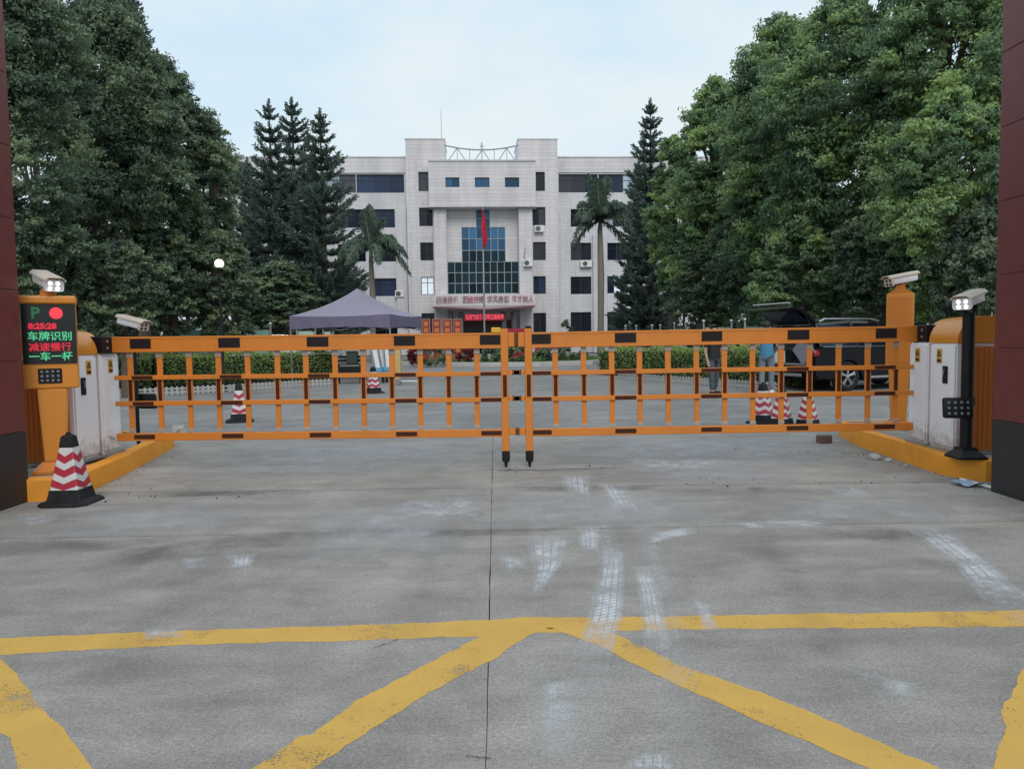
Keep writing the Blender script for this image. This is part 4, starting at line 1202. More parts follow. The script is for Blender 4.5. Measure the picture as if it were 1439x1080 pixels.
# stair towers either side of the centre
uC0, uC1 = fb(602.5, 250, V_C)[0], fb(752.5, 250, V_C)[0]
zC1, zC0 = fb(676, 226.5, V_C)[1], fb(676, 288.5, V_C)[1]
TWL = [((588, 241.5, 602, 268.7), 'g_grey', 1), ((589, 291.8, 608, 317.8), 'g_dark', 2), ((590.5, 340.6, 609, 366), 'g_dark', 2), ((591.5, 389, 610, 414), 'lit_room', 2), ((592.5, 440, 611, 468), 'g_dark', 2)]
TWR = [((752.8, 241.5, 765.8, 268.5), 'g_grey', 1), ((748.5, 291, 766.5, 317), ['g_dark', 'g_grey'], 2), ((749, 340, 767, 365.5), 'g_grey', 2), ((749.5, 388, 767, 412.8), 'g_blue', 2), ((749.5, 439.5, 767.5, 468), 'g_dark', 2)]
uPL, uPR = fb(610.5, 350, V_P)[0], fb(748.5, 350, V_P)[0]
for W, a, d in ((TWL, uT0, uC0 + 0.8), (TWR, uC1 - 0.8, uT1)):
    hs = [hole(*p, V_T) for p, _, _ in W]
    wall('tower_wall', a, d, 0.0, fb(676, 226, V_T)[1], V_T, hs, M['tile'], back=8)
    for k, ((p, g, n), h) in enumerate(zip(W, hs)): window(h, V_T, g, n, grille=k == 4)
for x0, x1 in ((568.5, 625), (728, 784)):
    a, d = fb(x0, 210, V_T)[0], fb(x1, 210, V_T)[0]
    a = max(a, uT0); d = min(d, uT1)
    z0 = fb(676, 226, V_T)[1]
    bxo('roof_tower', ((a + d) / 2, V_T + 2.5, (z0 + ZT) / 2 + 0.002), (d - a, 5.0, ZT - z0), M['tile_band'], bu)
    bxo('coping', ((a + d) / 2, V_T + 2.5, ZT + 0.05), (d - a + 0.1, 5.1, 0.09), M['tile_band'], bu)
# centre block above the glass
CW = [(626, 249.3, 645.6, 263), (667.3, 249.3, 687.8, 263), (709.5, 249.3, 729.6, 263)]
hs = [hole(*p, V_C) for p in CW]
wall('centre_wall', uC0, uC1, zC0, zC1, V_C, hs, M['tile_band'], back=6)
for h in hs: window(h, V_C, 'g_sky', 2, depth=0.12)
bxo('coping', ((uC0 + uC1) / 2, V_C + 0.15, zC1 + 0.06), (uC1 - uC0 + 0.1, 0.5, 0.12), M['tile_band'], bu)
bxo('soffit', ((uC0 + uC1) / 2, V_C + 0.7, zC0 - 0.08), (uC1 - uC0 + 0.24, 1.7, 0.16), M['tile_band'], bu)
# pilasters under the centre block and recessed wall
zCan = fb(676, 413, V_P)[1]
uq0, uq1 = fb(628, 350, V_P)[0], fb(729.3, 350, V_P)[0]
bxo('pilaster', ((uPL + uq0) / 2, V_P + 0.6, zC0 / 2 - 0.09), (uq0 - uPL, 1.2, zC0 - 0.18), M['tile'], bu)
bxo('pilaster', ((uPR + uq1) / 2, V_P + 0.6, zC0 / 2 - 0.09), (uPR - uq1, 1.2, zC0 - 0.18), M['tile'], bu)
gh = [hole(669, 291, 688, 319.2, V_R), hole(649, 319.2, 710, 368, V_R), hole(630.3, 368, 730, 412.5, V_R)]
gh[0] = (gh[0][0], gh[1][3], gh[0][2], zC0 - 0.2)
gh[1] = (gh[1][0], gh[2][3], gh[1][2], gh[1][3])
gh[2] = (uq0 + 0.01, gh[2][1], uq1 - 0.01, gh[2][3])
wall('recess_wall', uq0, uq1, 0.0, zC0 - 0.17, V_R, gh, M['tile_band'], depth=0.14, back=3)
def curtain_wall(h, nc, nr, row_mats):
    a, c, d, e = h
    bm = new()
    for k in range(nc + 1): box(bm, (a + (d - a) * k / nc, V_R + 0.02, (c + e) / 2), (0.055, 0.07, e - c))
    for k in range(nr + 1): box(bm, ((a + d) / 2, V_R + 0.024, c + (e - c) * k / nr), (d - a, 0.06, 0.055))
    fr = finish('curtain_wall', bm, M['frame_alu'], bu)
    me = {}
    for r in range(nr):
        for k in range(nc):
            x = a + (d - a) * (k + 0.5) / nc; z = c + (e - c) * (r + 0.5) / nr
            key = row_mats[r]
            if key not in me:
                o = bxo('pane', (0, 0, 0), ((d - a) / nc - 0.05, 0.012, (e - c) / nr - 0.05), M[key], fr); me[key] = o
            else:
                o = me[key].copy(); col.objects.link(o); o.parent = fr
            o.location = (x, V_R + 0.05, z)
            o.rotation_euler = (random.uniform(-1, 1) * 0.006, 0, random.uniform(-1, 1) * 0.006)
    return fr
curtain_wall(gh[2], 10, 3, ['g_teal', 'g_teal', 'g_teal'])
curtain_wall(gh[1], 6, 3, ['g_teal', 'g_sky', 'g_sky'])
curtain_wall(gh[0], 2, 2, ['g_sky', 'g_sky'])
# curved roof truss between the towers
a, d = fb(625, 215, V_T)[0] + 0.0, fb(728, 215, V_T)[0]
z_end, z_mid, z_bot = fb(625, 206.5, V_T)[1], fb(676, 213, V_T)[1], zC1 + 0.1
def zc(u):
    s = 2 * (u - a) / (d - a) - 1
    return z_mid + (z_end - z_mid) * s * s
bm = new()
vv = V_T - 0.6
tube(bm, [(a + (d - a) * k / 16, vv, zc(a + (d - a) * k / 16)) for k in range(17)], 0.07, 6)
for f0, f1 in ((0.03, 0.17), (0.30, 0.17), (0.38, 0.51), (0.63, 0.51), (0.71, 0.84), (0.97, 0.84)):
    u0_, u1_ = a + (d - a) * f0, a + (d - a) * f1
    tube(bm, [(u0_, vv, z_bot - 0.1), (u1_, vv, zc(u1_))], 0.045, 5)
for f in (0.17, 0.34, 0.67, 0.84):
    tube(bm, [(a + (d - a) * f, vv, z_bot - 0.1), (a + (d - a) * f, vv, zc(a + (d - a) * f))], 0.035, 5)
finish('roof_truss', bm, mat('painted_truss', (0.32, 0.36, 0.38), 0.5, 0.1), bu)
# entrance canopy, columns, doors, signs
zc1, zc0 = fb(680, 414, -4.6)[1], fb(680, 429.5, -4.6)[1]
ca, cdx = fb(608.5, 422, -4.6)[0], fb(752, 422, -4.6)[0]
M['canopy'] = mat('pale_canopy_panel', (0.66, 0.60, 0.62), 0.5, 0.06, 2, dirt=0.25, dirt_col=(0.3, 0.22, 0.22))
bm = new()
N = 24
def und(s): return zc0 - 0.10 - 0.42 * (1 - abs(2 * s - 1)) ** 0.9 * 0.6
rows = []
for k in range(N + 1):
    s = k / N; x = ca + (cdx - ca) * s; yb = -4.6 - 0.35 * math.sin(math.pi * s)
    rows.append([bm.verts.new(p) for p in ((x, -0.95, zc1), (x, yb, zc1), (x, yb, zc0), (x, yb + 0.12, und(s)), (x, -0.95, und(s) - 0.05))])
for k in range(N):
    for j in range(4): bm.faces.new((rows[k][j], rows[k + 1][j], rows[k + 1][j + 1], rows[k][j + 1]))
for rr in (rows[0], rows[-1]): bm.faces.new(rr)
can = finish('entrance_canopy', bm, M['canopy'], bu)
bm = new()
for z in (zc0 - 0.06,):
    for k in range(N):
        s0, s1 = k / N, (k + 1) / N
        p = [(ca + (cdx - ca) * s, -4.65 - 0.35 * math.sin(math.pi * s), und(s) + 0.02) for s in (s0, s1)]
        tube(bm, p, 0.045, 5)
finish('edge_trim', bm, mat('faded_red_trim', (0.25, 0.06, 0.06), 0.5, 0.2, 1.5), can)
M['faded_red'] = mat('faded_letters', (0.36, 0.19, 0.22), 0.6, 0.2, 1)
M['fresh_red'] = mat('pink_red_letters', (0.52, 0.17, 0.28), 0.6, 0.2, 1)
W_ = cdx - ca
for body, f, mm in (('四海扬帆', 0.14, 'faded_red'), ('团', 0.313, 'faded_red'), ('结拼', 0.391, 'fresh_red'), ('搏', 0.469, 'faded_red'), ('求风务实', 0.635, 'faded_red'), ('育才树人', 0.875, 'faded_red')):
    text('lettering', body, 0.66, M[mm], can, (ca + W_ * f, -4.68 - 0.34 * math.sin(math.pi * f), (zc0 + zc1) / 2 + 0.03), (R(90), 0, 0), 0.02, 0.004, 0.76)
M['col_dark'] = mat('dark_stone_column', (0.10, 0.095, 0.10), 0.3, 0.3, 3)
for px in (633, 648, 708, 722):
    u = fb(px, 450, -3.6)[0]
    finish('column', lathe(new(), [(0.3, 0), (0.3, 0.3), (0.24, 0.35), (0.24, zc0 - 0.5)], 16, (u, -3.6, 0)), M['col_dark'], bu, True)
ea, ed = uq0 + 0.3, uq1 - 0.3
bxo('entrance_front', ((ea + ed) / 2, V_R - 0.06, 1.6), (ed - ea, 0.1, 3.2), mat('dark_red_lobby_front', (0.07, 0.02, 0.02), 0.4, 0.3, 2), bu)
for k in range(4):
    o = bxo('door', ((ea + ed) / 2 - 2.1 + 1.4 * k, V_R - 0.14, 1.25), (1.3, 0.06, 2.5), M['g_dark'], bu)
    bxo('handle', ((ea + ed) / 2 - 2.1 + 1.4 * k + (0.5 if k % 2 == 0 else -0.5), V_R - 0.2, 1.2), (0.05, 0.05, 0.6), M['steel'], o)
sa, sb = fb(655, 446, -3.9), fb(707, 446, -3.9)
zs1, zs0 = fb(681, 441, -3.9)[1], fb(681, 450.5, -3.9)[1]
sgn_ = bxo('led_sign', ((sa[0] + sb[0]) / 2, -3.9, (zs0 + zs1) / 2), (sb[0] - sa[0] + 0.3, 0.18, zs1 - zs0), mat('led_sign_face', (0.06, 0.004, 0.008), 0.4, 0.1, emit=(0.5, 0.0, 0.02), estr=0.22), bu)
for body, f in (('热烈欢迎各位', 0.26), ('领导莅临指导', 0.74)):
    text('lettering', body, 0.50, M['led_pink'], sgn_, (sa[0] + (sb[0] - sa[0]) * f, -4.0, (zs0 + zs1) / 2), (R(90), 0, 0), 0.004, 0.014, 0.62)
# a small lit panel seen through the teal glass is left as a pale blind
# air conditioners hung on the wall
def ac(label, px, py, v, w=0.85):
    u, z = fb(px, py, v)
    p = Mb @ Vector((u, v, z))
    t = thing('air_conditioner', label, 'air conditioner', p, YAW, 'air conditioner units on the office front')
    bxo('case', (0, -0.24, 0), (w, 0.34, 0.62), M['paint_white'], t, 0.02)
    fg = finish('fan_grille', lathe(new(), [(0.0, -0.015), (0.23, -0.01), (0.235, 0.0)], 20, (-0.12, -0.413, 0), 'Y'), M['frame_dark'], t)
    bm = new()
    for k in range(4): lathe(bm, [(0.05 + 0.05 * k, -0.012), (0.062 + 0.05 * k, -0.012)], 16, (-0.12, -0.43, 0), 'Y', cap=False)
    finish('guard_ring', bm, M['zinc'], fg)
    for s in (-0.3, 0.3): bxo('bracket', (s, -0.2, -0.34), (0.04, 0.45, 0.05), M['zinc'], t)
ac('white air conditioner under the fourth storey window right of the glass', 757.5, 322, V_T)
ac('white air conditioner with a cable up the wall beside the glass front', 741.5, 370, V_P)
ac('white air conditioner under a window behind the tall palm trunk', 823, 371, V_W, 1.1)
ac('white air conditioner at the building corner above the purple tent', 562, 413, V_W)
bm = new(); u, z = fb(738, 348, V_P)
tube(bm, [Mb @ Vector((u, V_P - 0.03, z)), Mb @ Vector((u - 0.1, V_P - 0.03, z - 0.8)), Mb @ Vector((u + 0.1, V_P - 0.03, z - 1.5))], 0.025, 5)
tag(finish('cable', bm, M['frame_dark']), 'dark cable running up the white wall beside the glass front', 'cable')
# roof things
u, z = fb(620.5, 196, V_T + 1.5)
p = Mb @ Vector((u, V_T + 1.5, ZT + 0.09))
tag(finish('lightning_rod', lathe(new(), [(0.035, 0), (0.025, 2.8), (0.006, 3.4)], 6, p), M['zinc']), 'tall thin lightning rod on the roof tower', 'rod')
u = fb(677, 205, V_T + 2)[0]
p = Mb @ Vector((u, V_T + 2, fb(676, 226, V_T)[1]))
an = thing('roof_antenna', 'small pole antenna with a vane standing behind the roof truss', 'antenna', p)
finish('mast', lathe(new(), [(0.05, 0), (0.04, 2.2)], 6), M['zinc'], an)
bm = new(); box(bm, (0, 0, 1.85), (0.3, 0.05, 0.24)); box(bm, (0, 0, 2.1), (0.16, 0.05, 0.16)); box(bm, (0, 0, 1.6), (0.45, 0.04, 0.05))
finish('vane', bm, M['zinc'], an)
# ------------------------------------------------------------------ vegetation
def leaves_mesh(name, pos, nrm, length, width, tone, material, parent=None, up_bias=None):
    """one bent four-sided leaf per point (numpy)"""
    n = len(pos)
    nrm = nrm / np.maximum(1e-6, np.linalg.norm(nrm, axis=1, keepdims=True))
    a = rng.normal(size=(n, 3))
    a = a - nrm * np.sum(a * nrm, axis=1, keepdims=True)
    a[:, 2] -= 0.25
    a /= np.maximum(1e-6, np.linalg.norm(a, axis=1, keepdims=True))
    b = np.cross(nrm, a)
    L = (length * rng.uniform(0.7, 1.3, n))[:, None]
    W = (width * rng.uniform(0.7, 1.3, n))[:, None]
    v = np.empty((n, 4, 3), dtype=np.float32)
    v[:, 0] = pos - a * L * 0.5
    v[:, 1] = pos + b * W * 0.5 + nrm * W * 0.15
    v[:, 2] = pos + a * L * 0.5 - nrm * L * 0.12
    v[:, 3] = pos - b * W * 0.5 + nrm * W * 0.15
    return quads_mesh(name, v, np.repeat(tone, 4), material, parent)
def quads_mesh(name, v, tone, material, parent=None):
    n = v.shape[0]
    me = bpy.data.meshes.new(name)
    me.vertices.add(n * 4); me.vertices.foreach_set('co', v.reshape(-1).astype(np.float32))
    me.loops.add(n * 4); me.loops.foreach_set('vertex_index', np.arange(n * 4, dtype=np.int32))
    me.polygons.add(n); me.polygons.foreach_set('loop_start', np.arange(0, n * 4, 4, dtype=np.int32))
    me.polygons.foreach_set('loop_total', np.full(n, 4, dtype=np.int32))
    at_ = me.attributes.new('tone', 'FLOAT', 'POINT')
    at_.data.foreach_set('value', np.clip(tone, 0, 1).astype(np.float32))
    me.materials.append(material)
    me.update(calc_edges=True)
    o = bpy.data.objects.new(name, me)
    return link(o, parent)
def horizon_y(px): return 477 - (px - CX) * math.tan(ROLL)

def broadleaf(label, px, hw, top, bot, Y, material, seed, ncl=150, per=240, leaf=0.2, rc=0.12, group='broadleaf trees behind the gate', tone_shift=0.0, shape=0.42, trunk=True, name='broadleaf_tree', cat='tree', depth=None):
    g = np.random.default_rng(seed)
    c = at(px, 0.5 * (top + bot), Y)
    rx = hw / FPX * Y
    zt = CAMZ + (horizon_y(px) - top) / FPX * Y
    zb = max(0.15, CAMZ + (horizon_y(px) - bot) / FPX * Y)
    H = zt - zb
    ry = depth or min(rx, 4.5)
    t = thing(name, label, cat, (c.x, c.y, 0), 0, group)
    # clump centres: several leading boughs make an uneven outline
    nb = 9
    ba = g.uniform(0, 2 * np.pi, nb); bt = g.uniform(0.25, 0.97, nb); bs = g.uniform(0.8, 1.22, nb)
    cl, rad = [], []
    while len(cl) < ncl:
        tt = g.uniform(0, 1) ** 0.85
        prof = np.sin(np.pi * min(1, max(0, (tt + 0.06) / 1.08)) ** (np.log(0.5) / np.log(shape + 0.1))) ** (0.62 if tt < 0.5 else 0.62 + 0.5 * (tt - 0.5))
        a = g.uniform(0, 2 * np.pi)
        w = np.exp(-((np.angle(np.exp(1j * (a - ba)))) / 0.55) ** 2 - ((tt - bt) / 0.16) ** 2)
        k = 0.86 + np.sum(w * (bs - 0.92)) * 1.3
        r = prof * k * np.sqrt(g.uniform(0.28, 1.0))
        p = np.array([np.cos(a) * r * rx, np.sin(a) * r * ry, zb + tt * H])
        if p[1] > 0.30 * ry and g.uniform() < 0.9: continue       # leave the far side thin
        cl.append(p); rad.append(rc * (rx + H * 0.5) * g.uniform(0.3, 1.4) * (0.6 + 0.4 * prof))
    ns = ncl // 4
    for q in range(ns):                                            # ragged shoots beyond the crown's edge
        p = cl[g.integers(0, ncl)]; cc_ = np.array([0, 0, zb + 0.35 * H])
        cl.append(cc_ + (p - cc_) * g.uniform(0.99, 1.06)); rad.append(rc * (rx + H * 0.5) * g.uniform(0.22, 0.42))
    cl, rad = np.array(cl), np.clip(np.array(rad), 0.2, 1.5)
    P, N, T = [], [], []
    for cc, r in zip(cl, rad):
        n = int(per * 1.22 * (r / rad.mean()) ** 1.6) + 20
        d = g.normal(size=(n, 3)); d /= np.linalg.norm(d, axis=1, keepdims=True)
        d[:, 2] = np.where(d[:, 2] < -0.25, -d[:, 2] * g.uniform(0.2, 1, n), d[:, 2])
        # leafy tufts on twigs that fan up and out of the clump's heart
        k = g.integers(8, 13); tw = g.normal(size=(k, 3)); tw[:, 2] = tw[:, 2] * 0.7 + 0.42; tw /= np.linalg.norm(tw, axis=1, keepdims=True)
        ln_ = g.uniform(0.7, 1.22, k)
        ix = g.integers(0, k, n); s_ = g.uniform(0.10, 1, n) ** 0.42
        nz = g.normal(size=(n, 3)); nz /= np.linalg.norm(nz, axis=1, keepdims=True)
        nz[:, 2] = np.where(nz[:, 2] < -0.2, -nz[:, 2] * 0.5, nz[:, 2])
        q_ = tw[ix] * (s_ * ln_[ix])[:, None] * 0.82 + nz * (0.10 + 0.22 * s_)[:, None] * (g.uniform(0.5, 1.1, n))[:, None]
        P.append(cc + q_ * r)
        d = nz * 0.6 + q_ / np.maximum(1e-6, np.linalg.norm(q_, axis=1, keepdims=True)) * 0.6
        nn = d * 0.8 + g.normal(size=(n, 3)) * 0.6 + np.array([0, 0, 0.32])
        N.append(nn)
        base = g.normal(0.44 + tone_shift, 0.27)
        T.append(np.clip(base + g.normal(0, 0.12, n) + 0.18 * (g.uniform(size=n) < 0.08), 0, 1))
    P, N, T = np.concatenate(P), np.concatenate(N), np.concatenate(T)
    P[:, 2] = np.maximum(P[:, 2], 0.05)
    global rng
    rng = g
    leaves_mesh('crown', P.astype(np.float32), N, leaf * 0.70, leaf * 0.37, T, material, t)
    if trunk:
        bm = new()
        r0 = 0.05 + 0.022 * H
        lean = g.uniform(-0.05, 0.05, 2) * H
        hub = Vector((lean[0], lean[1], zb + 0.28 * H))
        tube(bm, [(0, 0, -0.1), (lean[0] * 0.3, lean[1] * 0.3, (zb + 0.28 * H) * 0.5), hub, (lean[0] * 1.4, lean[1], zb + 0.62 * H), (lean[0], lean[1], zb + 0.86 * H)], [r0 * 1.25, r0, r0 * 0.85, r0 * 0.5, r0 * 0.15], 9)
        for i in g.choice(len(cl), min(16, len(cl)), replace=False):
            q = Vector(cl[i]); s = Vector((0, 0, 0)).lerp(hub, min(1.0, g.uniform(0.7, 1.0))) if q.z < hub.z + 0.1 * H else hub.lerp(Vector((lean[0], lean[1], zb + 0.75 * H)), g.uniform(0, 0.8))
            if q.z < 0.8: continue
            md = s.lerp(q, 0.5) + Vector((0, 0, 0.06 * H))
            tube(bm, [s, md, q], [r0 * 0.38, r0 * 0.22, r0 * 0.06], 5)
        finish('trunk', bm, M['bark'], t, True)
    return t
LG, RG = M['leaf_left'], M['leaf_right']
BL = [  # label, px, hw, top, bot, Y, mat, seed, options
 ('huge dark tree rising out of sight beside the red pier by the lit screen', 20, 95, -60, 455, 17.5, LG, 11, dict(ncl=230, per=280, leaf=0.14)),
 ('tall dark tree with a ragged top next to the pointed pine', 152, 96, 8, 440, 24, LG, 12, dict(ncl=240, per=280, leaf=0.175)),
 ('dark tree with a stepped outline falling towards the pines', 228, 64, 98, 440, 27, LG, 13, dict(ncl=210, per=250, leaf=0.18)),
 ('slim dark tree at the edge of the gap before the pines', 300, 31, 175, 470, 29, LG, 14, dict(ncl=110, per=220, leaf=0.19, shape=0.5)),
 ('rounded dark shrub tree right behind the side camera', 172, 62, 345, 490, 19, LG, 15, dict(ncl=110, per=240, leaf=0.13, tone_shift=-0.05)),
 ('low dark tree that fills the ground beside the lit screen', 70, 80, 300, 500, 22, LG, 16, dict(ncl=120, per=220, leaf=0.16, tone_shift=-0.1)),
 ('brownish green bush tree below the street lamp globe', 312, 50, 330, 490, 26, LG, 17, dict(ncl=120, per=240, leaf=0.16, tone_shift=0.1)),
 ('low dark bush tree between the lamp and the side camera', 240, 60, 330, 492, 25, LG, 18, dict(ncl=110, per=220, leaf=0.16, tone_shift=-0.08)),
 ('dark broadleaf tree spreading in front of the pines above the tent', 392, 60, 372, 488, 41, LG, 19, dict(ncl=150, per=230, leaf=0.26, tone_shift=-0.05)),
 ('tall green tree with two leading tops at the gap beside the slim pine', 1006, 58, 132, 470, 37, RG, 21, dict(ncl=190, per=240, leaf=0.25)),
 ('green tree with a spire like top in the middle of the tree mass', 1094, 86, 55, 455, 31, RG, 22, dict(ncl=230, per=250, leaf=0.23)),
 ('very tall green tree rising out of sight beside the spire topped one', 1180, 112, 14, 440, 27, RG, 23, dict(ncl=250, per=260, leaf=0.21)),
 ('massive green tree whose crown leaves the picture by the far pier', 1335, 115, -70, 430, 23, RG, 24, dict(ncl=270, per=270, leaf=0.19)),
 ('bright green tree in front of the massive one near the camera pole', 1330, 92, 150, 455, 19.5, RG, 25, dict(ncl=170, per=260, leaf=0.15, tone_shift=0.08)),
 ('pale green bush tree above the open tailgate', 1128, 62, 318, 480, 26, RG, 26, dict(ncl=120, per=250, leaf=0.17, tone_shift=0.06)),
 ('dark understorey tree behind the tilted camera', 1235, 78, 300, 490, 24, LG, 27, dict(ncl=130, per=230, leaf=0.17, tone_shift=-0.05)),
 ('dark low tree squeezed between the camera pole and the far pier', 1385, 72, 290, 500, 18, LG, 28, dict(ncl=120, per=240, leaf=0.14)),
 ('grey green shrub tree beside the slim pine foot', 985, 45, 355, 482, 36, LG, 29, dict(ncl=110, per=230, leaf=0.22, tone_shift=0.05)),
 ('dark green tree behind the brightest board posts', 1050, 62, 300, 480, 34, LG, 30, dict(ncl=130, per=220, leaf=0.22, tone_shift=-0.05)),
 ('wide dark tree far behind the lit screen', 60, 120, 150, 505, 40, LG, 32, dict(ncl=130, per=170, leaf=0.3)),
 ('wide dark tree far behind the side camera and lamp', 200, 110, 170, 505, 44, LG, 33, dict(ncl=130, per=170, leaf=0.3)),
 ('wide dark tree far behind the pines', 330, 90, 240, 500, 60, LG, 34, dict(ncl=110, per=150, leaf=0.4)),
 ('wide dark tree far behind the open tailgate', 1090, 95, 190, 503, 47, LG, 35, dict(ncl=130, per=170, leaf=0.32)),
 ('wide dark tree far behind the tilted camera', 1230, 100, 150, 503, 43, LG, 36, dict(ncl=130, per=170, leaf=0.3)),
 ('wide dark tree far behind the camera pole', 1370, 110, 150, 503, 38, LG, 37, dict(ncl=130, per=170, leaf=0.28)),
  ('low dark shrub mass far behind the lit screen', 90, 110, 395, 512, 52, LG, 81, dict(ncl=90, per=130, leaf=0.34, shape=0.3)),
 ('low dark shrub mass far behind the notice boards', 270, 110, 395, 512, 54, LG, 82, dict(ncl=90, per=130, leaf=0.34, shape=0.3)),
 ('low dark shrub mass far behind the purple tent', 425, 80, 400, 508, 60, LG, 83, dict(ncl=90, per=130, leaf=0.36, shape=0.3)),
 ('low dark shrub mass far behind the slim pines', 965, 70, 405, 510, 58, LG, 84, dict(ncl=90, per=130, leaf=0.36, shape=0.3)),
 ('low dark shrub mass far behind the open car', 1110, 100, 395, 510, 55, LG, 85, dict(ncl=90, per=130, leaf=0.34, shape=0.3)),
 ('low dark shrub mass far behind the orange terminal', 1270, 110, 395, 512, 52, LG, 86, dict(ncl=90, per=130, leaf=0.34, shape=0.3)),
 ('light green tree leaning over the slim pine', 945, 34, 205, 420, 42, RG, 31, dict(ncl=110, per=220, leaf=0.26, tone_shift=0.05)),
]
protos = {}
for lb, px, hw, tp, bt_, Y, mt, sd_, op in BL:
    key = None
    if 'far behind' in lb: key = 'low' if 'mass' in lb else 'far'
    elif sd_ in (15, 16, 18): key = 'under_a'
    elif sd_ in (27, 28, 30): key = 'under_b'
    elif sd_ in (17, 19, 29): key = 'under_c'
    if key in protos:                                    # same growth form: a scaled and turned copy
        src, rx0, h0, k = protos[key]
        c = at(px, 0.5 * (tp + bt_), Y)
        h1 = CAMZ + (horizon_y(px) - tp) / FPX * Y
        r = dup(src, (c.x, c.y, 0), random.uniform(-0.45, 0.45), lb, ((-1) ** k * hw / FPX * Y / rx0, min(hw / FPX * Y, 4.5) / min(rx0, 4.5), h1 / h0))
        protos[key][3] += 1
        continue
    t_ = broadleaf(lb, px, hw, tp, bt_, Y, mt, sd_, **op)
    if key: protos[key] = [t_, hw / FPX * Y, CAMZ + (horizon_y(px) - tp) / FPX * Y, 1]

def conifer(label, px, hw, top, bot, Y, seed, nlev=30, group='pines beside the office building', dens=1.0, sparse_top=False):
    g = np.random.default_rng(seed)
    c = at(px, top + 0.3 * (bot - top), Y)
    R0 = hw / FPX * Y
    zt = CAMZ + (horizon_y(px) - top) / FPX * Y
    zb = max(0.4, CAMZ + (horizon_y(px) - bot) / FPX * Y)
    H = zt - zb
    t = thing('pine_tree', label, 'tree', (c.x, c.y, 0), 0, group)
    bm = new()
    tube(bm, [(0, 0, -0.1), (0.05, 0, zb + H * 0.5), (0, 0, zt - 0.2)], [0.28, 0.16, 0.03], 8)
    Q, TT = [], []
    for lv in range(nlev):
        f = (lv + g.uniform(-0.2, 0.2)) / nlev
        f = min(0.985, 1 - (1 - max(0.0, f)) ** 1.18)
        z = zb + H * f
        Rl = R0 * (1 - f) ** 0.70 * g.uniform(0.78, 1.12) + 0.07
        nb = g.integers(6, 9)
        a0 = g.uniform(0, 6.28)
        for k in range(nb):
            a = a0 + 2 * np.pi * k / nb + g.uniform(-0.25, 0.25)
            L = Rl * g.uniform(0.7, 1.1)
            rise = g.uniform(0.05, 0.30) + 0.45 * max(0, f - 0.6) if f > 0.35 else g.uniform(-0.18, 0.15)
            m = max(5, int(L * 15))
            s = np.linspace(0.12, 1, m)
            rad_ = np.stack([np.cos(a) * s * L, np.sin(a) * s * L, z + L * (rise * s + 0.28 * s ** 3 - 0.18 * s * (1 - s))], 1)
            tube(bm, [Vector(rad_[0]), Vector(rad_[m // 2]), Vector(rad_[-1])], [0.045, 0.03, 0.012], 4, caps=False)
            side = np.array([-np.sin(a), np.cos(a), 0])
            base = g.normal(0.45, 0.16)
            for i in range(m):
                n = max(3, int((8 if s[i] < 0.9 else 6) * dens))
                off = g.normal(size=(n, 3)) * np.array([0.12, 0.12, 0.05]) * (1.25 - 0.5 * s[i]) + side * g.uniform(-1, 1, (n, 1)) * 0.20 * L * (1.05 - s[i]) ** 0.6 * 0.8
                off = off * min(1.0, 0.40 + 1.8 * (1 - f))
                p = rad_[i] + off
                d = np.array([np.cos(a), np.sin(a), 0.5]) + g.normal(size=(n, 3)) * 0.5
                d /= np.linalg.norm(d, axis=1, keepdims=True)
                w = np.cross(d, g.normal(size=(n, 3))); w /= np.linalg.norm(w, axis=1, keepdims=True)
                l = g.uniform(0.14, 0.30, (n, 1)) * min(1.0, 0.45 + 1.6 * (1 - f)); ww = g.uniform(0.035, 0.06, (n, 1))
                Q.append(np.stack([p - w * ww, p + w * ww, p + d * l + w * ww * 0.4, p + d * l - w * ww * 0.4], 1))
                TT.append(np.repeat(np.clip(base + g.normal(0, 0.12, n), 0, 1), 4))
    n = 160
    zz_ = g.uniform(0, 1, n); p = np.stack([g.normal(0, 0.05, n), g.normal(0, 0.05, n), zt - 0.9 + zz_ * 1.2], 1)
    d = np.stack([g.normal(0, 0.5, n), g.normal(0, 0.5, n), np.full(n, 0.8)], 1); d /= np.linalg.norm(d, axis=1, keepdims=True)
    w = np.cross(d, g.normal(size=(n, 3))); w /= np.linalg.norm(w, axis=1, keepdims=True)
    l = (0.10 + 0.18 * (1 - zz_))[:, None]
    Q.append(np.stack([p - w * 0.03, p + w * 0.03, p + d * l + w * 0.012, p + d * l - w * 0.012], 1)); TT.append(np.repeat(np.full(n, 0.45), 4))
    finish('trunk', bm, M['bark'], t, True)
    quads_mesh('crown', np.concatenate(Q).astype(np.float32), np.concatenate(TT), M['leaf_conifer'], t)
    return t
conifer('pine with bare upswept boughs standing free against the sky', 381, 84, 154, 475, 50, 41, 19)
conifer('tallest pine in the middle of the cluster of three', 413, 86, 150, 475, 53, 42, 22)
conifer('dense pine overlapping the corner of the white building', 452, 78, 166, 482, 49, 43, 23)
conifer('slim dark pine hiding the far end of the white building', 914, 58, 152, 480, 52, 44, 26, dens=1.2)
conifer('second slim dark pine standing close behind the palm', 898, 42, 235, 480, 55, 47, 27, dens=1.3)
conifer('pointed pine top peeping above the dark tree by the lit screen', 186, 40, -12, 300, 33, 45, 26)
conifer('short dark pine low beside the cluster of three', 350, 34, 232, 475, 55, 46, 24, dens=1.2)

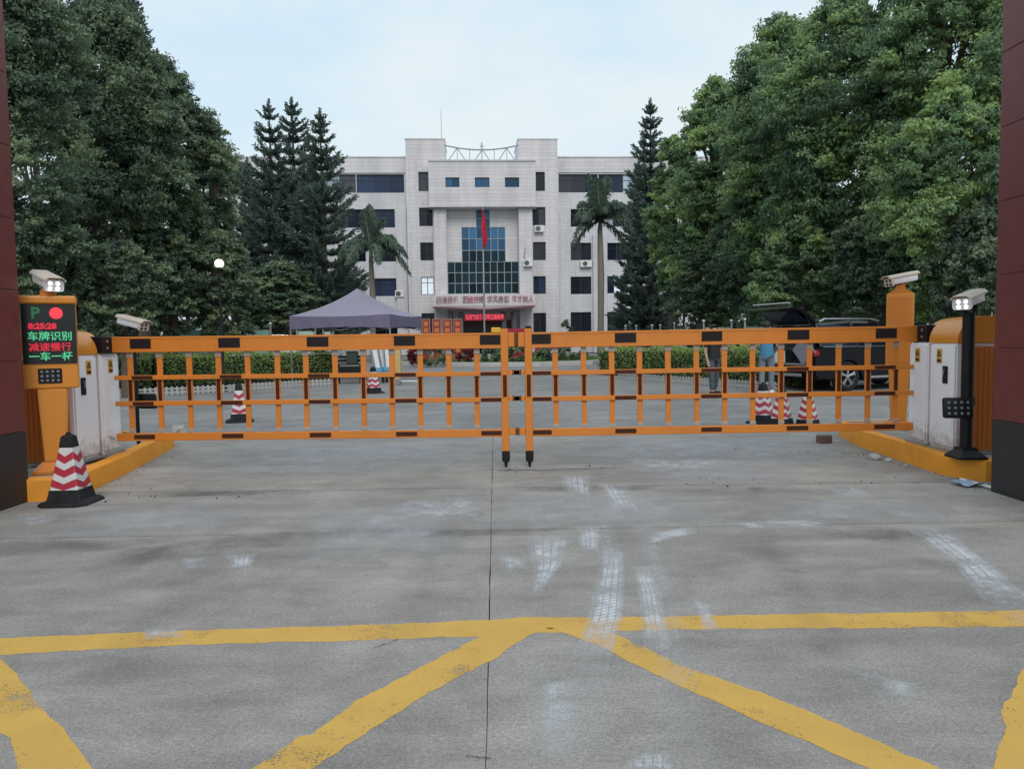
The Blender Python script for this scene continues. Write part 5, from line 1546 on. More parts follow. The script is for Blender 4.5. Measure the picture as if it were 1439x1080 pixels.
def palm(label, px, crown_y, Y, spec, trunk_r, seed, spear=None):
    g = np.random.default_rng(seed)
    c = at(px, crown_y, Y)
    t = thing('palm_tree', label, 'tree', (c.x, c.y, 0), 0, 'royal palms before the office')
    z = c.z
    bm = new()
    tube(bm, [(0, 0, -0.05), (0.02, 0, z * 0.3), (0.05, 0, z * 0.62), (0, 0, z - 0.5)], [trunk_r * 1.25, trunk_r, trunk_r * 1.1, trunk_r * 0.8], 12)
    finish('trunk', bm, M['palm_bark'], t, True)
    finish('crownshaft', tube(new(), [(0, 0, z - 0.75), (0.01, 0, z - 0.3), (0, 0, z + 0.25)], [trunk_r * 0.82, trunk_r * 0.72, trunk_r * 0.3], 10), mat('palm_crownshaft', (0.09, 0.13, 0.07), 0.5, 0.15, 3), t, True)
    for i, (az, elev, L, droop) in enumerate(spec):
        az, elev = R(az + g.uniform(-8, 8)), R(elev)
        n = 60
        s = np.linspace(0, 1, n)
        x = L * (s * math.cos(elev)) * (1 - 0.18 * droop * s)
        zz = L * (s * math.sin(elev) - droop * s ** 2.1)
        pts = np.stack([np.cos(az) * x, np.sin(az) * x, z + 0.1 + zz], 1)
        tan = np.gradient(pts, axis=0); tan /= np.linalg.norm(tan, axis=1, keepdims=True)
        side = np.cross(tan, np.array([0, 0, 1.0])); side /= np.maximum(1e-6, np.linalg.norm(side, axis=1, keepdims=True))
        upv = np.cross(side, tan)
        Q, TT = [], []
        for sg in (-1, 1):
            for r_ in range(2):
                ln = L * 0.24 * np.sin(np.pi * np.clip(s * 0.93 + 0.07, 0, 1)) ** 0.6 * g.uniform(0.75, 1.15, n)
                dirn = side * sg * g.uniform(0.55, 1.0, (n, 1)) + tan * g.uniform(0.3, 0.8, (n, 1)) + upv * g.uniform(-0.3, 0.6, (n, 1))
                dirn /= np.linalg.norm(dirn, axis=1, keepdims=True)
                p0 = pts + tan * g.uniform(-0.02, 0.02, (n, 1)) * L
                mid_ = p0 + dirn * ln[:, None] * 0.55
                end = p0 + dirn * ln[:, None] * 0.9 + np.array([0, 0, -1.0]) * ln[:, None] * 0.45
                w = tan * 0.035
                Q.append(np.stack([p0 - w, p0 + w, mid_ + w * 1.2, mid_ - w * 1.2], 1)); Q.append(np.stack([mid_ - w * 1.2, mid_ + w * 1.2, end + w * 0.2, end - w * 0.2], 1))
                tn = np.repeat(np.clip(g.normal(0.45, 0.12) + g.normal(0, 0.1, n), 0, 1), 4)
                TT += [tn, tn]
        fr = quads_mesh('frond', np.concatenate(Q).astype(np.float32), np.concatenate(TT), M['leaf_palm'], t)
        bm = new(); tube(bm, [Vector(p) for p in pts[::6]], [0.05 * (1 - 0.085 * k) for k in range(len(pts[::6]))], 5)
        finish('rachis', bm, M['palm_bark'], fr)
    return t
sp = [(0, 35, 3.2, 0.75), (30, 50, 2.9, 0.6), (75, 60, 2.7, 0.55), (120, 55, 2.8, 0.65), (165, 40, 3.1, 0.8), (200, 35, 3.0, 0.85), (240, 30, 2.9, 0.9), (290, 30, 3.0, 0.9), (330, 40, 3.1, 0.7), (100, 85, 2.9, 0.05), (255, 75, 2.8, 0.15), (350, 12, 3.0, 0.8), (185, 5, 2.7, 0.75), (15, 70, 2.9, 0.3)]
palm('shorter royal palm with drooping fronds behind the purple tent', 521, 352, 46, sp, 0.17, 51)
sp2 = [(0, 55, 3.0, 0.55), (30, 60, 3.1, 0.5), (70, 65, 3.0, 0.5), (110, 68, 3.4, 0.35), (150, 60, 3.2, 0.55), (180, 48, 3.0, 0.8), (200, 20, 2.7, 1.0), (235, 45, 2.9, 0.8), (280, 50, 3.0, 0.7), (320, 55, 3.1, 0.6), (345, 30, 3.0, 0.8), (160, 78, 3.6, 0.15), (40, 78, 3.3, 0.1), (190, -15, 2.2, 0.75), (260, 75, 3.2, 0.2), (10, -20, 2.2, 0.6)]
palm('tall royal palm with a slender pale trunk before the right wing windows', 843, 312, 48, sp2, 0.20, 52)

def hedge(label, pts, w, h, seed, n_m=900, name='hedge'):
    g = np.random.default_rng(seed)
    o0 = pts[0]
    t = thing(name, label, 'hedge', (o0[0], o0[1], 0), 0, 'clipped hedges in white edged beds')
    P, N, T = [], [], []
    bm = new()
    for i in range(len(pts) - 1):
        a, b = np.array(pts[i]) - np.array(o0), np.array(pts[i + 1]) - np.array(o0)
        L = np.linalg.norm(b - a); d = (b - a) / L; nn = np.array([-d[1], d[0]])
        n = int(L * n_m)
        s = g.uniform(0, L, n); q = g.uniform(size=n)
        top = q < 0.42
        side = np.where(g.uniform(size=n) < 0.72, -1.0, 1.0)
        v = np.where(top, g.uniform(-w / 2, w / 2, n), side * w / 2)
        lump = 0.07 * np.sin(s * 2.1 + i) + 0.05 * np.sin(s * 5.3) + 0.04 * np.sin(s * 9.7 + v * 6)
        z = np.where(top, h + lump + g.normal(0, 0.035, n), g.uniform(0.08, 1, n) * h)
        v = v + g.normal(0, 0.05, n)
        xy = a + d * s[:, None] + nn * v[:, None]
        P.append(np.column_stack([xy, z]))
        N.append(np.where(top[:, None], np.array([0, 0, 1.0]), np.append(nn, 0) * side[:, None]) + g.normal(size=(n, 3)) * 0.6 + np.array([0, 0, 0.4]))
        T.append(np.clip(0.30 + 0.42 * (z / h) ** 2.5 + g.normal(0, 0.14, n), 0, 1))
        c = (a + b) / 2
        box(bm, (c[0], c[1], h * 0.47), (L, w * 0.8, h * 0.92), (0, 0, math.atan2(d[1], d[0])))
    finish('dark_core', bm, M['hedge_core'], t)  # solid dark box added inside so gaps between leaves read dark
    global rng
    rng = g
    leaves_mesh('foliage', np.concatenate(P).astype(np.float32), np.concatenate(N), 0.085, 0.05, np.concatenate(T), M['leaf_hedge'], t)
M['edging'] = mat('weathered_white_edging', (0.40, 0.39, 0.37), 0.7, 0.15, 4, dirt=0.4, dirt_col=(0.2, 0.19, 0.16))
def low_fence(label, pts, h=0.22):
    t = thing('low_fence', label, 'garden fence', (pts[0][0], pts[0][1], 0), 0, 'low white fences along the beds')
    b1, b2 = new(), new()
    for i in range(len(pts) - 1):
        a, b = Vector(pts[i]) - Vector(pts[0]), Vector(pts[i + 1]) - Vector(pts[0])
        L = (b - a).length; c = (a + b) / 2; ang = math.atan2(b.y - a.y, b.x - a.x)
        for z in (0.07, h - 0.05): box(b1, (c.x, c.y, z), (L, 0.025, 0.035), (0, 0, ang))
        for k in range(int(L / 0.13)):
            p = a.lerp(b, (k + 0.5) * 0.13 / L)
            box(b2, (p.x, p.y, h / 2), (0.05, 0.018, h), (0, 0, ang))
    finish('rail', b1, M['edging'], t)
    kind(finish('picket', b2, M['edging'], t), 'stuff')
hl = [g2(60, 556), g2(200, 549), g2(330, 540), g2(462, 533.5)]
low_fence('low white picket edging under the long hedge', [g2(60, 561), g2(200, 556.5), g2(320, 551), g2(425, 543.5), g2(475, 541)])
hl = [(x - 0.2, y + 0.75) for x, y in hl]
hedge('long clipped hedge running towards the purple tent', hl, 1.0, 0.98, 61)
hr = [g2(853, 527), g2(930, 530), g2(1060, 538), g2(1160, 548)]
low_fence('low white picket edging under the short hedge by the people', [g2(868, 532.5), g2(930, 537), g2(1000, 542), g2(1100, 550)])
hr = [(x + 0.1, y + 0.75) for x, y in hr]
hedge('short clipped hedge behind the two people', hr, 1.0, 0.94, 62)
# beds under the hedges, lawn of the round garden
M['lawn'] = mat('lawn', (0.065, 0.125, 0.03), 0.95, 0.35, 3, 0.4, 60)
b = new()
lw = [g2(560, 513), g2(620, 514.5), g2(690, 515), g2(760, 514.5), g2(830, 512), g2(852, 509), g2(820, 502), g2(600, 502)]
prism(b, lw, 'XY', -0.02, 0.17)
kind(finish('lawn', b, M['lawn']), 'structure')
b = new()
fr = lw[:6]
for i in range(len(fr) - 1):
    a, c = Vector(fr[i]), Vector(fr[i + 1]); d = c - a
    box(b, ((a.x + c.x) / 2, (a.y + c.y) / 2 - 0.12, 0.10), (d.length + 0.04, 0.2, 0.24), (0, 0, math.atan2(d.y, d.x)), 0.02)
kind(finish('kerb', b, mat('pale_kerb_stone', (0.46, 0.45, 0.44), 0.8, 0.12, 3)), 'structure')
g = np.random.default_rng(5)
n = 26000
A_, B_ = np.array(lw[0]), np.array(lw[5])
sx = g.uniform(0.02, 0.98, n); fx = A_[0] + (B_[0] - A_[0]) * sx
yf_ = np.interp(fx, [p[0] for p in lw[:6]], [p[1] for p in lw[:6]])
P = np.column_stack([fx, yf_ + g.uniform(0.05, 9, n), np.full(n, 0.2)])
rng = g
kind(leaves_mesh('grass', P, g.normal(size=(n, 3)) * np.array([1, 1, 0.15]), 0.14, 0.035, np.clip(g.normal(0.5, 0.2, n), 0, 1), M['grass']), 'stuff')
def bush(label, px, hw, top, Y, material, seed, n=26, name='flower_bush', cat='bush', ts=0.0):
    broadleaf(label, px, hw, top, horizon_y(px) + 1.35 * FPX / Y - 3, Y, material, seed, ncl=n, per=130, leaf=0.13, rc=0.16, group='bushes round the lawn', tone_shift=ts, trunk=False, name=name, cat=cat)
bush('dark round bush on the lawn in front of the red boards', 606, 26, 489, 38, LG, 71)
bush('red leaved bush on the lawn closest to the folding boards', 583, 10, 484, 39, M['leaf_red'], 72)
bush('dark bush with red leaves in the middle of the lawn', 655, 22, 488, 39, M['leaf_red'], 73, ts=-0.3)
bush('low dark bush left of the gap between the fence arms', 690, 18, 489, 38, LG, 74, ts=0.1)
bush('dark bush seen through the gap between the fence arms', 728, 24, 488, 38, LG, 75)
bush('grey brown bush along the lawn near the short hedge', 800, 20, 487, 40, LG, 76, ts=0.1)
bush('small dark bush on the building side of the lawn', 765, 16, 492, 39, LG, 77)
bush('young dark shrub by the ground floor grille window', 795, 10, 452, 56, LG, 78, 30)
# ------------------------------------------------------------------ flagpole and flag
fpx = at(681, 470, 44)
fp = thing('flagpole', 'thin steel flagpole standing before the entrance canopy', 'flagpole', (fpx.x, fpx.y, 0))
ztop = at(680, 290, 44).z
finish('pole', lathe(new(), [(0.07, 0), (0.055, ztop * 0.5), (0.04, ztop - 0.1)], 12), M['steel'], fp, True)
finish('ball', lathe(new(), [(0.0, ztop - 0.1), (0.07, ztop - 0.05), (0.08, ztop), (0.05, ztop + 0.06), (0.0, ztop + 0.08)], 12), M['steel'], fp, True)
bxo('base_block', (0, 0, 0.25), (1.6, 1.6, 0.5), mat('flagpole_base', (0.35, 0.32, 0.3), 0.7, 0.1), fp, 0.02)
zt_, zb_ = at(681, 292, 44).z, at(681, 351, 44).z
bm = new()
nz, nu = 22, 14
V = []
for i in range(nz + 1):
    s = i / nz; row = []
    w = 0.07 + 0.24 * math.sin(min(1, s * 1.15) * math.pi * 0.62) * (1 - 0.45 * max(0, s - 0.8) / 0.2)
    if s < 0.25: w *= 0.45 + s * 2.2
    for k in range(nu + 1):
        q = k / nu
        row.append(bm.verts.new((-0.06 + w * q * 0.95 + 0.03 * math.sin(s * 9), 0.07 * math.sin(q * 15 + s * 3) * (0.4 + s), zt_ + (zb_ - zt_) * (s + 0.05 * q * (1 - q) * 2 - 0.10 * q * (s > 0.7) * (s - 0.7) * 3))))
    V.append(row)
for i in range(nz):
    for k in range(nu): bm.faces.new((V[i][k], V[i + 1][k], V[i + 1][k + 1], V[i][k + 1]))
M['flag_red'] = mat('red_flag_cloth', (0.66, 0.03, 0.06), 0.7, 0.1, 4)
fl = tag(finish('flag', bm, M['flag_red'], None, True, (fpx.x, fpx.y - 0.08, 0)), 'limp red flag hanging in folds from the flagpole', 'flag')

# ------------------------------------------------------------------ purple pop-up tent
th = R(13)
FR = at(549, 470, 25.0); FR = Vector((FR.x, FR.y, 0))
wv_ = Vector((-math.cos(th), math.sin(th), 0)); dv_ = Vector((math.sin(th), math.cos(th), 0))
TW, TD = 3.75, 3.1
tc_ = FR + wv_ * TW / 2 + dv_ * TD / 2
tent = thing('pop_up_tent', 'purple pop-up tent with a pointed roof on thin legs', 'tent', tc_, math.atan2(-wv_.y, -wv_.x))
M['tent'] = mat('purple_tent_cloth', (0.275, 0.250, 0.325), 0.75, 0.08, 1.5, 0.15, 6, dirt=0.2, dirt_col=(0.2, 0.17, 0.26))
ze, zp, zv = 2.27, 3.28, 1.80
bm = new()
N = 8
def tp(cx_, cy_, s):
    """s 0 at the eave, 1 at the peak; edge sags between the corners"""
    f = (1 - s)
    z = ze + (zp - ze) * (0.55 * s + 0.45 * s ** 2.4)
    return Vector((cx_ * f, cy_ * f, z))
cor = [(-TW / 2, -TD / 2), (TW / 2, -TD / 2), (TW / 2, TD / 2), (-TW / 2, TD / 2)]
def edge_pt(k, u):
    a, c = cor[k], cor[(k + 1) % 4]
    return a[0] + (c[0] - a[0]) * u, a[1] + (c[1] - a[1]) * u
for k in range(4):
    G = []
    for i in range(N + 1):
        row = []
        for j in range(N + 1):
            x, y = edge_pt(k, j / N); p = tp(x, y, i / N)
            sag = 0.10 * math.sin(math.pi * j / N) * (1 - i / N) * (0.3 + i / N * 2)
            p.z -= sag
            if i == 0: p.z -= 0.05 * math.sin(math.pi * j / N)
            row.append(bm.verts.new(p))
        G.append(row)
    for i in range(N):
        for j in range(N): bm.faces.new((G[i][j], G[i][j + 1], G[i + 1][j + 1], G[i + 1][j]))
bmesh.ops.remove_doubles(bm, verts=bm.verts[:], dist=1e-4)
roof = finish('canopy', bm, M['tent'], tent, False)
bm = new()
for k in range(4):
    top, lo = [], []
    for j in range(17):
        x, y = edge_pt(k, j / 16)
        nx, ny = (0, -1) if k == 0 else (1, 0) if k == 1 else (0, 1) if k == 2 else (-1, 0)
        o = 0.012 + 0.012 * math.sin(j * 1.9 + k)
        top.append(bm.verts.new((x, y, ze - 0.05 * math.sin(math.pi * j / 16) + 0.002))); lo.append(bm.verts.new((x + nx * o, y + ny * o, zv + 0.06 * math.sin(math.pi * j / 16) + 0.01 * math.sin(j * 2.3))))
    for j in range(16): bm.faces.new((top[j], top[j + 1], lo[j + 1], lo[j]))
finish('valance', bm, mat('tent_valance_shaded', (0.155, 0.135, 0.21), 0.75, 0.08, 1.5), tent)  # canopy cloth made darker: shade of the hanging edge put into the colour
for x, y in cor:
    x *= 0.985; y *= 0.985
    lg = bxo('leg', (x, y, 1.13), (0.04, 0.04, 2.26), M['zinc'], tent)
    bxo('foot', (x, y, 0.008), (0.1, 0.1, 0.016), M['zinc'], lg)
bm = new()
for k in range(4):
    a, c = cor[k], cor[(k + 1) % 4]
    for u0, z0, u1, z1 in ((0, 2.1, 0.5, 1.75), (0.5, 1.75, 1, 2.1), (0, 1.75, 0.5, 2.1), (0.5, 2.1, 1, 1.75)):
        p, q = (a[0] + (c[0] - a[0]) * u0) * 0.97, (a[1] + (c[1] - a[1]) * u0) * 0.97
        p2, q2 = (a[0] + (c[0] - a[0]) * u1) * 0.97, (a[1] + (c[1] - a[1]) * u1) * 0.97
        tube(bm, [(p, q, z0), (p2, q2, z1)], 0.014, 4)
finish('scissor_frame', bm, M['zinc'], tent)

# ------------------------------------------------------------------ notice boards with ball-topped posts
M['board_green'] = mat('pale_green_board', (0.20, 0.42, 0.34), 0.4, 0.25, 1.2)
M['board_blank'] = mat('pale_board_sheet', (0.42, 0.50, 0.42), 0.5, 0.2, 2)
def board(label, x1, x2, yb, Y, yb2=None, tint=True, post_only=False):
    a = at(x1, yb, Y); c = at(x2, yb2 or yb, Y)
    zt = a.z
    t = thing('notice_board', label, 'notice board', ((a.x + c.x) / 2, Y, 0), 0, 'notice boards behind the hedges')
    w = abs(c.x - a.x)
    for s in (-1, 1):
        p = finish('post', lathe(new(), [(0.04, 0), (0.04, zt - 0.16)], 10, (s * w / 2, 0, 0)), M['steel'], t, True)
        finish('ball', lathe(new(), [(0.0, zt - 0.17), (0.055, zt - 0.16), (0.055, zt - 0.145), (0.03, zt - 0.14), (0.03, zt - 0.115), (0.07, zt - 0.09), (0.082, zt - 0.045), (0.06, zt), (0.0, zt + 0.012)], 12, (s * w / 2, 0, 0)), M['steel'], p, True)
    pz1, pz0 = zt - 0.30, 0.75
    fr = bxo('frame', (0, 0, (pz0 + pz1) / 2), (w - 0.10, 0.07, pz1 - pz0), M['zinc'], t, 0.008)
    bxo('panel', (0, -0.036, (pz0 + pz1) / 2), (w - 0.18, 0.01, pz1 - pz0 - 0.08), M['board_green'] if tint else M['board_blank'], fr)
    bxo('sheet', (w * 0.12, -0.044, (pz0 + pz1) / 2 - 0.1), (w * 0.45, 0.006, (pz1 - pz0) * 0.5), M['board_blank'], fr)
board('wide pale green notice board nearest the side camera', 250, 313, 453, 27, 454)
board('pale green notice board second in line towards the tent', 331, 380, 454, 31)
board('small notice board half hidden under the tent edge', 417, 443, 457, 38, None, False)
board('narrowest notice board seen beneath the tent valance', 454, 468, 458, 40, None, False)
board('pale blue green notice board behind the person in blue', 1047, 1100, 447, 26)
board('pale green notice board with only its top edge showing by the people', 989, 1028, 449.5, 30, None, False)
board('notice board with two thin posts by the dark low car', 948, 963.5, 453, 36, None, False)
board('narrow notice board between the short hedge posts', 916.5, 928, 456, 38, None, False)
board('notice board nearest the building corner with small ball posts', 879, 894, 457, 42, None, False)

# ------------------------------------------------------------------ red standing boards and red display
M['board_red'] = mat('red_standing_board', (0.26, 0.035, 0.02), 0.5, 0.25, 3)
M['board_orange'] = mat('orange_printed_square', (0.60, 0.16, 0.05), 0.5, 0.3, 6)
M['board_edge'] = mat('pale_board_edge', (0.38, 0.24, 0.20), 0.5, 0.1)
for k, (xa, xb) in enumerate(((593.5, 603.5), (608, 619), (622.5, 634), (637.5, 648.5))):
    a, c = at(xa, 448, 41), at(xb, 448, 41)
    w = c.x - a.x; zt = a.z
    lab = ['red standing board nearest the tent with orange squares', 'red standing board second from the tent with orange squares', 'red standing board third from the tent with orange squares', 'red standing board nearest the entrance with orange squares'][k]
    t = thing('standing_board', lab, 'standing board', ((a.x + c.x) / 2, 41, 0), 0, 'red standing boards before the entrance')
    bxo('frame', (0, 0.02, zt / 2), (w + 0.06, 0.05, zt), M['board_edge'], t, 0.006)
    pn = bxo('panel', (0, -0.012, zt / 2), (w - 0.02, 0.03, zt - 0.06), M['board_red'], t)
    for j in range(5):
        s = bxo('square', (0, -0.03, zt - 0.27 - j * 0.36), (w * 0.58, 0.008, 0.25), M['board_orange'], pn)
    bxo('foot', (0, 0.0, 0.03), (w + 0.04, 0.5, 0.06), M['black_metal'], t)
M['crimson'] = mat('crimson_banner_cloth', (0.36, 0.015, 0.04), 0.6, 0.2, 2)
a, c = at(711, 461.5, 46), at(748, 490, 46)
t = thing('red_display', 'crimson display board standing in the gap between the fence arms', 'display board', ((a.x + c.x) / 2, 46, 0))
bxo('panel', (0, 0, (a.z + 0.2) / 2), (c.x - a.x, 0.1, a.z - 0.2), M['crimson'], t, 0.01)
for s in (-1, 1): bxo('leg', (s * (c.x - a.x) * 0.4, 0.1, 0.5), (0.08, 0.08, 1.0), M['black_metal'], t)
for xa, xb, y0, y1, lab in ((575, 640, 485, 494, 'low red cloth banner stretched beside the red boards'), (752, 790, 484, 492.5, 'low red cloth banner stretched beside the short hedge end')):
    a, c = at(xa, y0, 45), at(xb, y1, 45)
    t = thing('banner', lab, 'banner', ((a.x + c.x) / 2, 45, 0), 0, 'low red banners beyond the lawn')
    bxo('cloth', (0, 0, (a.z + c.z) / 2), (c.x - a.x, 0.03, a.z - c.z), M['crimson'], t)
    for s in (-1, 1): bxo('stake', (s * (c.x - a.x) * 0.49, 0.03, a.z / 2), (0.05, 0.05, a.z), M['zinc'], t)

# ------------------------------------------------------------------ folding boards, bench, pale box by the tent
M['blue_plastic'] = mat('light_blue_plastic', (0.12, 0.34, 0.52), 0.4, 0.15, 5)
def folding_board(label, xt, xb, Y, wpx):
    """leaning white board with a blue foot"""
    a, c = at(xb, 522, Y), at(xt, 478, Y)
    dx = c.x - a.x
    t = thing('folding_board', label, 'folding board', (a.x, Y, 0), 0, 'white folding boards leaning by the tent')
    w = wpx / FPX * Y
    h = 1.55
    sl = dx / (c.z - a.z)
    bm = new()
    def shear(bm):
        for v in bm.verts: v.co.x += sl * (v.co.z - 0.4)
    b1 = box(new(), (0, 0, 0.95), (w, 0.06, 1.2), bev=0.01); shear(b1); finish('panel', b1, M['paint_white'], t)
    b1 = box(new(), (-w * 0.32, -0.035, 1.0), (0.05, 0.02, 1.1)); shear(b1); finish('stripe', b1, mat('grey_blue_stripe', (0.18, 0.22, 0.28), 0.5, 0.1), t)
    b1 = box(box(new(), (0, -0.01, 0.44), (w * 1.15, 0.10, 0.14), bev=0.01), (0, 0.0, 0.27), (w * 1.0, 0.09, 0.12), bev=0.01); shear(b1); finish('foot', b1, M['blue_plastic'], t)
    for s in (-1, 1):
        b1 = box(new(), (s * w * 0.42, 0.03, 0.13), (0.05, 0.05, 0.27)); shear(b1); finish('leg', b1, M['black_metal'], t)
folding_board('white folding board with a bright blue foot closest to the bench', 522, 531, 24.0, 9)
folding_board('white folding board beside the pale yellow box', 541, 545, 24.3, 8)
folding_board('dark backed folding board between the two white ones', 531, 539, 24.6, 6)
g_ = at(491, 522, 24)
t = thing('bench', 'black slatted bench under the purple tent', 'bench', (g_.x, 24, 0))
for k in range(4): bxo('slat', (0, -0.15 + k * 0.1, 0.62), (0.85, 0.07, 0.03), M['black_metal'], t)
for k in range(2): bxo('slat', (0, 0.22, 0.74 + k * 0.12), (0.85, 0.03, 0.08), M['black_metal'], t)
for s in (-1, 1):
    for y in (-0.15, 0.2): bxo('leg', (s * 0.38, y, 0.30), (0.05, 0.05, 0.60), M['black_metal'], t)
bxo('side_panel', (0, 0.0, 0.42), (0.72, 0.3, 0.26), M['black_metal'], t)
g_ = at(499, 490, 24.5)
t = thing('loudspeaker', 'dark green box standing on the bench under the tent', 'box', (g_.x, 24.05, 0.637))
bxo('case', (0, 0, 0.19), (0.34, 0.28, 0.38), mat('dark_green_case', (0.02, 0.035, 0.02), 0.5, 0.2), t, 0.01)
bxo('lid', (0, 0, 0.395), (0.36, 0.30, 0.03), M['black_metal'], t, 0.005)
g_ = at(559, 520, 25)
t = thing('stand_box', 'pale yellow upright box standing beside the folding boards', 'box', (g_.x, 25, 0))
bxo('case', (0, 0, 0.55), (0.22, 0.22, 1.08), mat('pale_yellow_board', (0.60, 0.40, 0.16), 0.6, 0.1), t, 0.008)
bxo('lid', (0, 0, 1.105), (0.25, 0.25, 0.03), M['board_edge'], t)
bxo('foot', (0, 0, 0.005), (0.3, 0.3, 0.01), M['black_metal'], t)
g_ = ground(566, 541)
t = thing('folded_trolley', 'grey wheeled trolley left flat on the driveway', 'trolley', (g_.x, g_.y, 0))
bm = new(); tube(bm, [(-0.15, 0, 0.12), (0.45, 0.05, 0.10), (0.45, 0.3, 0.10), (-0.15, 0.3, 0.12)], 0.018, 6); finish('frame', bm, M['zinc'], t)
for y in (0, 0.3): finish('wheel', lathe(new(), [(0.0, -0.02), (0.09, -0.02), (0.10, 0.0), (0.09, 0.02), (0.0, 0.02)], 14, (-0.15, y, 0.10), 'Y'), M['led_dim'], t, True)

# ------------------------------------------------------------------ lamps
def globe(label, px, py, Y, r, lit):
    p = at(px, py, Y)
    t = thing('street_lamp', label, 'street lamp', (p.x, p.y, 0), 0, None)
    finish('pole', lathe(new(), [(0.09, 0), (0.09, 0.4), (0.045, 0.5), (0.035, p.z - r - 0.06), (0.09, p.z - r - 0.03), (0.09, p.z - r + 0.02)], 10), M['black_metal'], t, True)
    bm = new(); bmesh.ops.create_uvsphere(bm, u_segments=18, v_segments=12, radius=r, matrix=Matrix.Translation((0, 0, p.z)))
    finish('globe', bm, mat('opal_globe_lit', (0.9, 0.88, 0.75), 0.3, 0, emit=(1.0, 0.97, 0.75), estr=0.9) if lit else mat('opal_globe', (0.75, 0.75, 0.72), 0.3, 0.03), t, True)
globe('street lamp with a glowing pale globe before the dark bush', 308, 370.5, 21.0, 0.13, True)

